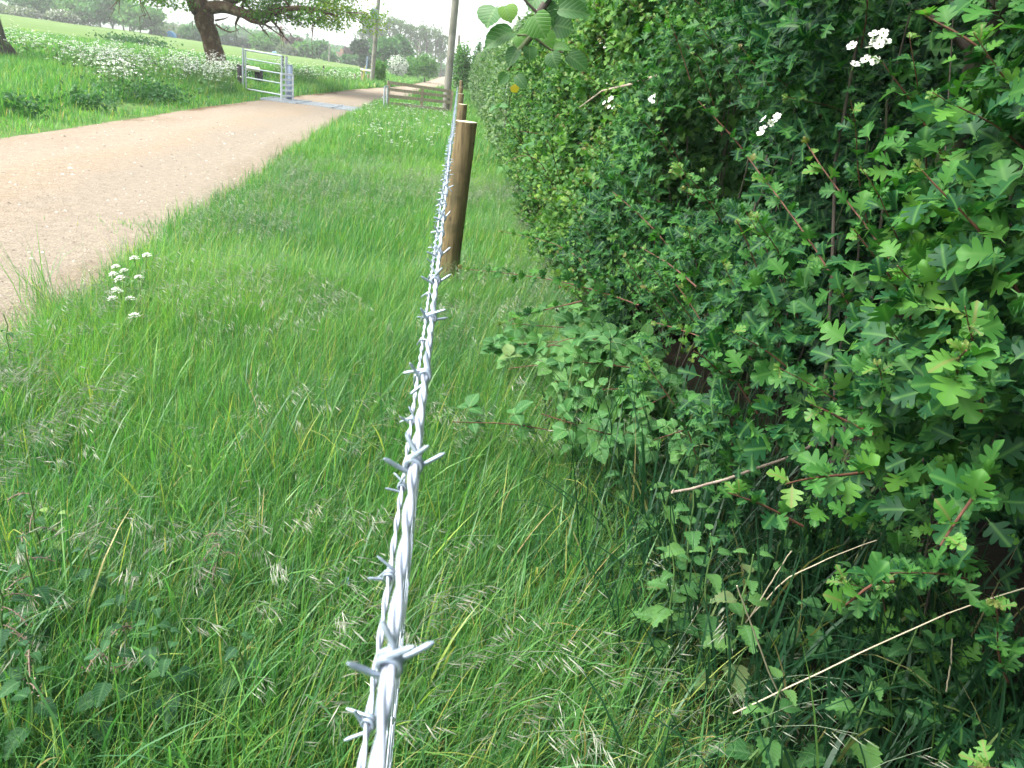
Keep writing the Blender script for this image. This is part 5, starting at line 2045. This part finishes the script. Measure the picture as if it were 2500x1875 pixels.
# the oak
def oak():
    D = 37.5
    B = at(533, 150, D)
    g = gz(B[0], D)
    o = np.array([B[0] + .25, D, g])
    root = thing('oak_tree', o, 'large oak with leaning bare trunk and spreading low branch over the bank', 'tree')
    tb = MB()
    T = np.array([o + np.array([0.05, 0, -.3]), at(531, 158, D), at(519, 110, D), at(507, 70, D), at(493, 30, D), at(470, -20, D), at(450, -90, D)]) - o
    k = np.linspace(0, 6, 25)
    Tp = np.stack([np.interp(k, np.arange(7), T[:, a]) for a in range(3)], -1) + rng.normal(0, .025, (25, 3))
    tb.tube(Tp, np.interp(k, np.arange(7), [.62, .46, .42, .42, .46, .50, .40]) * rng.uniform(.95, 1.06, 25), 18)
    tb.build('trunk', M['oak_bark'], root)
    tips = []

    def limb(px_pts, r0, r1, nbr=8, blen=1.4, leafy=True):
        pts = np.array([at(p[0], p[1], D + p[2]) for p in px_pts]) - o
        kk = np.linspace(0, len(pts) - 1, 16)
        q = np.stack([np.interp(kk, np.arange(len(pts)), pts[:, a]) for a in range(3)], -1)
        q[1:-1] = .25 * q[:-2] + .5 * q[1:-1] + .25 * q[2:]
        lb = MB()
        lb.tube(q, np.linspace(r0, r1, 16), 9)
        for b in range(nbr):
            t = rng.uniform(3, 15.9)
            c = np.array([np.interp(t, np.arange(16), q[:, a]) for a in range(3)])
            d = nrm(rng.normal(0, 1, 3) + np.array([.5, 0, .45]))
            l = blen * rng.uniform(.5, 1.2)
            e = c + d * l + np.array([0, 0, -.12 * l])
            m_ = (c + e) / 2 + rng.normal(0, .1, 3)
            rr = np.interp(t, [0, 15], [r0, r1]) * .4
            lb.tube([c, m_, e], [rr, rr * .6, .012], 6)
            if leafy:
                tips.append(e)
                tips.append(m_)
                for s in range(3):
                    e2 = e + rng.normal(0, .45, 3) + np.array([.15, 0, -.1])
                    lb.tube([m_ if s else e, (m_ + e2) / 2 + rng.normal(0, .05, 3), e2], [.02, .014, .006], 5)
                    tips.append(e2)
        lb.build('limb', M['oak_bark'], root)

    limb([(500, 22, 0), (548, 14, -.3), (588, 32, -.8), (640, 40, -1.2), (700, 20, -1.6), (770, 20, -2), (822, 40, -2.2)], .30, .05, 17, 1.5)
    limb([(590, 34, -.8), (612, 50, -1.1), (640, 58, -1.3), (662, 48, -1.5)], .14, .04, 3, .8)
    limb([(545, 14, -.3), (600, -15, .3), (690, -40, .8), (780, -30, 1.0), (830, 0, 1.2)], .2, .05, 16, 1.5)
    limb([(526, 50, 0), (548, 46, -.2), (560, 40, -.3)], .05, .012, 0, .3, False)
    limb([(527, 60, -.3), (541, 70, -.4), (560, 79, -.5), (574, 76, -.5), (585, 71, -.5)], .045, .010, 2, .3, False)
    limb([(480, 0, 0), (420, -30, -.5), (350, -28, -1), (290, -15, -1.3)], .26, .05, 13, 1.5)
    limb([(470, -30, 0), (430, -120, 1), (400, -220, 1.5)], .4, .12, 8, 2.5)
    limb([(478, -30, 0), (540, -120, 1), (620, -200, 1.5)], .36, .1, 8, 2.5)
    # hanging spray at the tip of the low branch
    for px, py in ((818, 50), (826, 62), (832, 72), (812, 40), (836, 30), (640, 5), (610, -5), (280, 2), (330, 6), (400, 8), (440, 12), (255, -2), (790, 15), (805, 8), (760, 35), (775, 42)):
        for s in range(2):
            tips.append(at(px + rng.normal(0, 6), py + rng.normal(0, 4), D - 1.6 + rng.normal(0, .4)) - o)
    tips_ = np.array(tips)
    n = 19000
    idx = rng.integers(0, len(tips_), n)
    p = tips_[idx] + rng.normal(0, 1, (n, 3)) * np.array([.24, .24, .17])
    zlo = np.where(p[:, 0] > (at(800, 40, D) - o)[0], (at(820, 82, D) - o)[2], (at(660, 46, D) - o)[2] - .25 * vnoise(p * 1.3))
    p = p[p[:, 2] > zlo]
    n = len(p)
    cb = MB()
    cb.inst(QUAD, p, frames(nrm(rng.normal(0, .6, (n, 3)) + np.array([0, 0, .8])), rnd_dir(n)), rng.uniform(.08, .16, n), np.clip(.3 + .5 * rng.random(n) + .25 * (p[:, 0] > 5), 0, 1))
    crown_leaves(cb, np.array([-.5, .5, 8.2]), np.array([7.5, 6, 3.6]), 22000, 150, .2, .8, .13)
    cb.build('crown', M['oak_leaf'], root)


oak()


def edge_tree():
    D = 23.5
    x = at(-16, 170, D)[0]
    g = gz(x, D)
    o = np.array([x, D, g])
    root = thing('oak_tree', o, 'grey trunk of another tree cut off by the left edge', 'tree')
    tb = MB()
    z = np.array([-.3, 0, .18, .45, 1.0, 2.0, 3.2, 4.5])
    tb.tube(np.stack([-.10 * z, 0 * z, z], -1), [.80, .72, .58, .50, .45, .42, .40, .34], 18)
    for a in range(5):
        q = a * 1.257 + .3
        d = np.array([math.cos(q), math.sin(q), 0])
        tb.tube([d * .35 + np.array([0, 0, .5]), d * .62 + np.array([0, 0, .12]), d * 1.0 + np.array([0, 0, -.1])], [.16, .13, .05], 8)
    tb.build('trunk', M['bark_grey'], root)
    lb = MB()
    for a in range(7):
        q = a * .9 + 2
        e = np.array([math.cos(q) * 3.4 - .6, math.sin(q) * 3.2, 7 + rng.uniform(-.8, 1.5)])
        lb.tube([(-.42, 0, 4.2), (e + np.array([-.4, 0, 4.2])) / 2 + np.array([0, 0, .4]), e], [.2, .12, .04], 8)
    lb.build('limb', M['bark_grey'], root)
    cb = MB()
    crown_leaves(cb, np.array([-.8, 0, 8.2]), np.array([4.6, 4.4, 2.6]), 12000, 90, .16, .8, .14)
    cb.build('crown', M['oak_leaf'], root)


edge_tree()


# ------------------------------------------------------------------ houses and far odds and ends
def house(label, px, base_px, hw, eave, ridge, y, rz, wall, name, win, depth=1.0):
    P = at(px, base_px, y)
    g = gz(P[0], y)
    s = y / F_PX * 1.0
    w, dp = 2 * hw * s, 2 * hw * s * depth
    he, hr = eave * s, ridge * s
    root = thing(name, (P[0], y, g - .1), label, 'house', None, rz)
    mb = MB()
    v = [(-w / 2, -dp / 2, 0), (w / 2, -dp / 2, 0), (w / 2, dp / 2, 0), (-w / 2, dp / 2, 0), (-w / 2, -dp / 2, he), (w / 2, -dp / 2, he), (w / 2, dp / 2, he), (-w / 2, dp / 2, he), (0, -dp / 2, hr), (0, dp / 2, hr)]
    mb.add(v, [[0, 1, 5, 4], [1, 2, 6, 5], [2, 3, 7, 6], [3, 0, 4, 7]])
    mb.add(v, [[4, 5, 8], [6, 7, 9]])
    mb.build('wall', M[wall], root, smooth=False)
    rb = MB()
    e = .35
    for sg in (-1, 1):
        sl = (hr - he) / (w / 2)
        a = np.array([(sg * (w / 2 + e), -dp / 2 - e, he - sl * e + .12), (0, -dp / 2 - e, hr + .12), (0, dp / 2 + e, hr + .12), (sg * (w / 2 + e), dp / 2 + e, he - sl * e + .12)])
        b = a + np.array([0, 0, .15])
        rb.add(np.concatenate([a, b]), [[0, 1, 2, 3], [4, 7, 6, 5], [0, 4, 5, 1], [2, 6, 7, 3], [0, 3, 7, 4], [1, 5, 6, 2]])
    ro = rb.build('roof', M['roof'], root, smooth=False)
    ch = MB()
    ch.box((0, dp * .3, hr + .55), (.7, .7, 1.5))
    ch.build('chimney', M['wall_brick'], ro, smooth=False)
    for wx, wz_, ww, wh in win:
        wb = MB()
        wb.box((wx * w, -dp / 2 - .03, wz_ * he), (ww * w, .1, wh * he))
        wo_ = wb.build('window', M['wall_cream'], root, smooth=False)
        gb = MB()
        gb.box((wx * w, -dp / 2 - .09, wz_ * he), (ww * w * .8, .03, wh * he * .84))
        gb.build('pane', M['glass_dark'], wo_, smooth=False)
    return root


house('tall brown roofed house between far trees', 687, 134, 24, 14, 46, 232, .25, 'wall_brick', 'house', [(-.25, .5, .14, .35), (.2, .5, .14, .35)], 1.2)
house('small white cottage with steep pinkish roof beyond the field', 829, 151, 11, 10, 20, 226, -.3, 'wall_cream', 'cottage', [(-.22, .5, .2, .45), (.22, .5, .2, .45)], 1.5)


def heap(name, label, cat, px, py, y, hw, h, mat):
    P = at(px, py, y)
    g = gz(P[0], y)
    s = y / F_PX
    root = thing(name, (P[0], y, g), label, cat)
    z1 = max(P[2] + h * s * .5 - g, .5)
    mb = MB()
    pr = [(-1, 0), (-.95, .55), (-.6, .9), (-.1, 1), (.45, .85), (.85, .5), (1, 0)]
    R = hw * s
    v = []
    for yy in (-.8, -.7, .7, .8):
        kk = .9 if abs(yy) > .75 else 1
        v += [(a * R * kk, yy * R, b * z1 * kk) for a, b in pr]
    n = len(pr)
    f = [[i * n + j, i * n + j + 1, (i + 1) * n + j + 1, (i + 1) * n + j] for i in range(3) for j in range(n - 1)]
    f += [[0, 1, 2, 6], [2, 3, 4, 6], [4, 5, 6, 6][:4]] if False else []
    mb.add(v, f)
    mb.add(v, [[0, j + 1, j] for j in range(1, n - 1)] + [[3 * n, 3 * n + j, 3 * n + j + 1] for j in range(1, n - 1)])
    mb.build('cover', mat, root, smooth=False)
    rb = MB()
    for q in (-.4, .4):
        rb.tube([(a * R * 1.01, q * R, b * z1 * 1.01) for a, b in pr], .05, 5)
    rb.build('rope', M['grey_paint'], root)


heap('tarpaulin_heap', 'bright blue tarpaulin covered heap at the far field edge', 'heap', 419, 86, 208, 9, 16, M['blue_tarp'])
heap('tarpaulin_heap', 'pale blue covered heap in front of the brown roofed house', 'heap', 678, 131, 208, 11, 8, M['blue_pale'])

# ------------------------------------------------------------------ haze: damp spring air over the whole scene
mb = MB()
mb.box((0, 790, 40), (4300, 2700, 96))
hm, nt, N, L = newmat('air')
pv = N('VolumePrincipled')
pv.inputs['Color'].default_value = (.95, .97, 1.0, 1)
pv.inputs['Density'].default_value = .0007
pv.inputs['Anisotropy'].default_value = 0
out = N('OutputMaterial')
L(pv.outputs[0], out.inputs['Volume'])
hz_o = mb.build('haze', hm, smooth=False)
tag(hz_o, 'thin pale haze in the air', 'haze', kind='stuff')
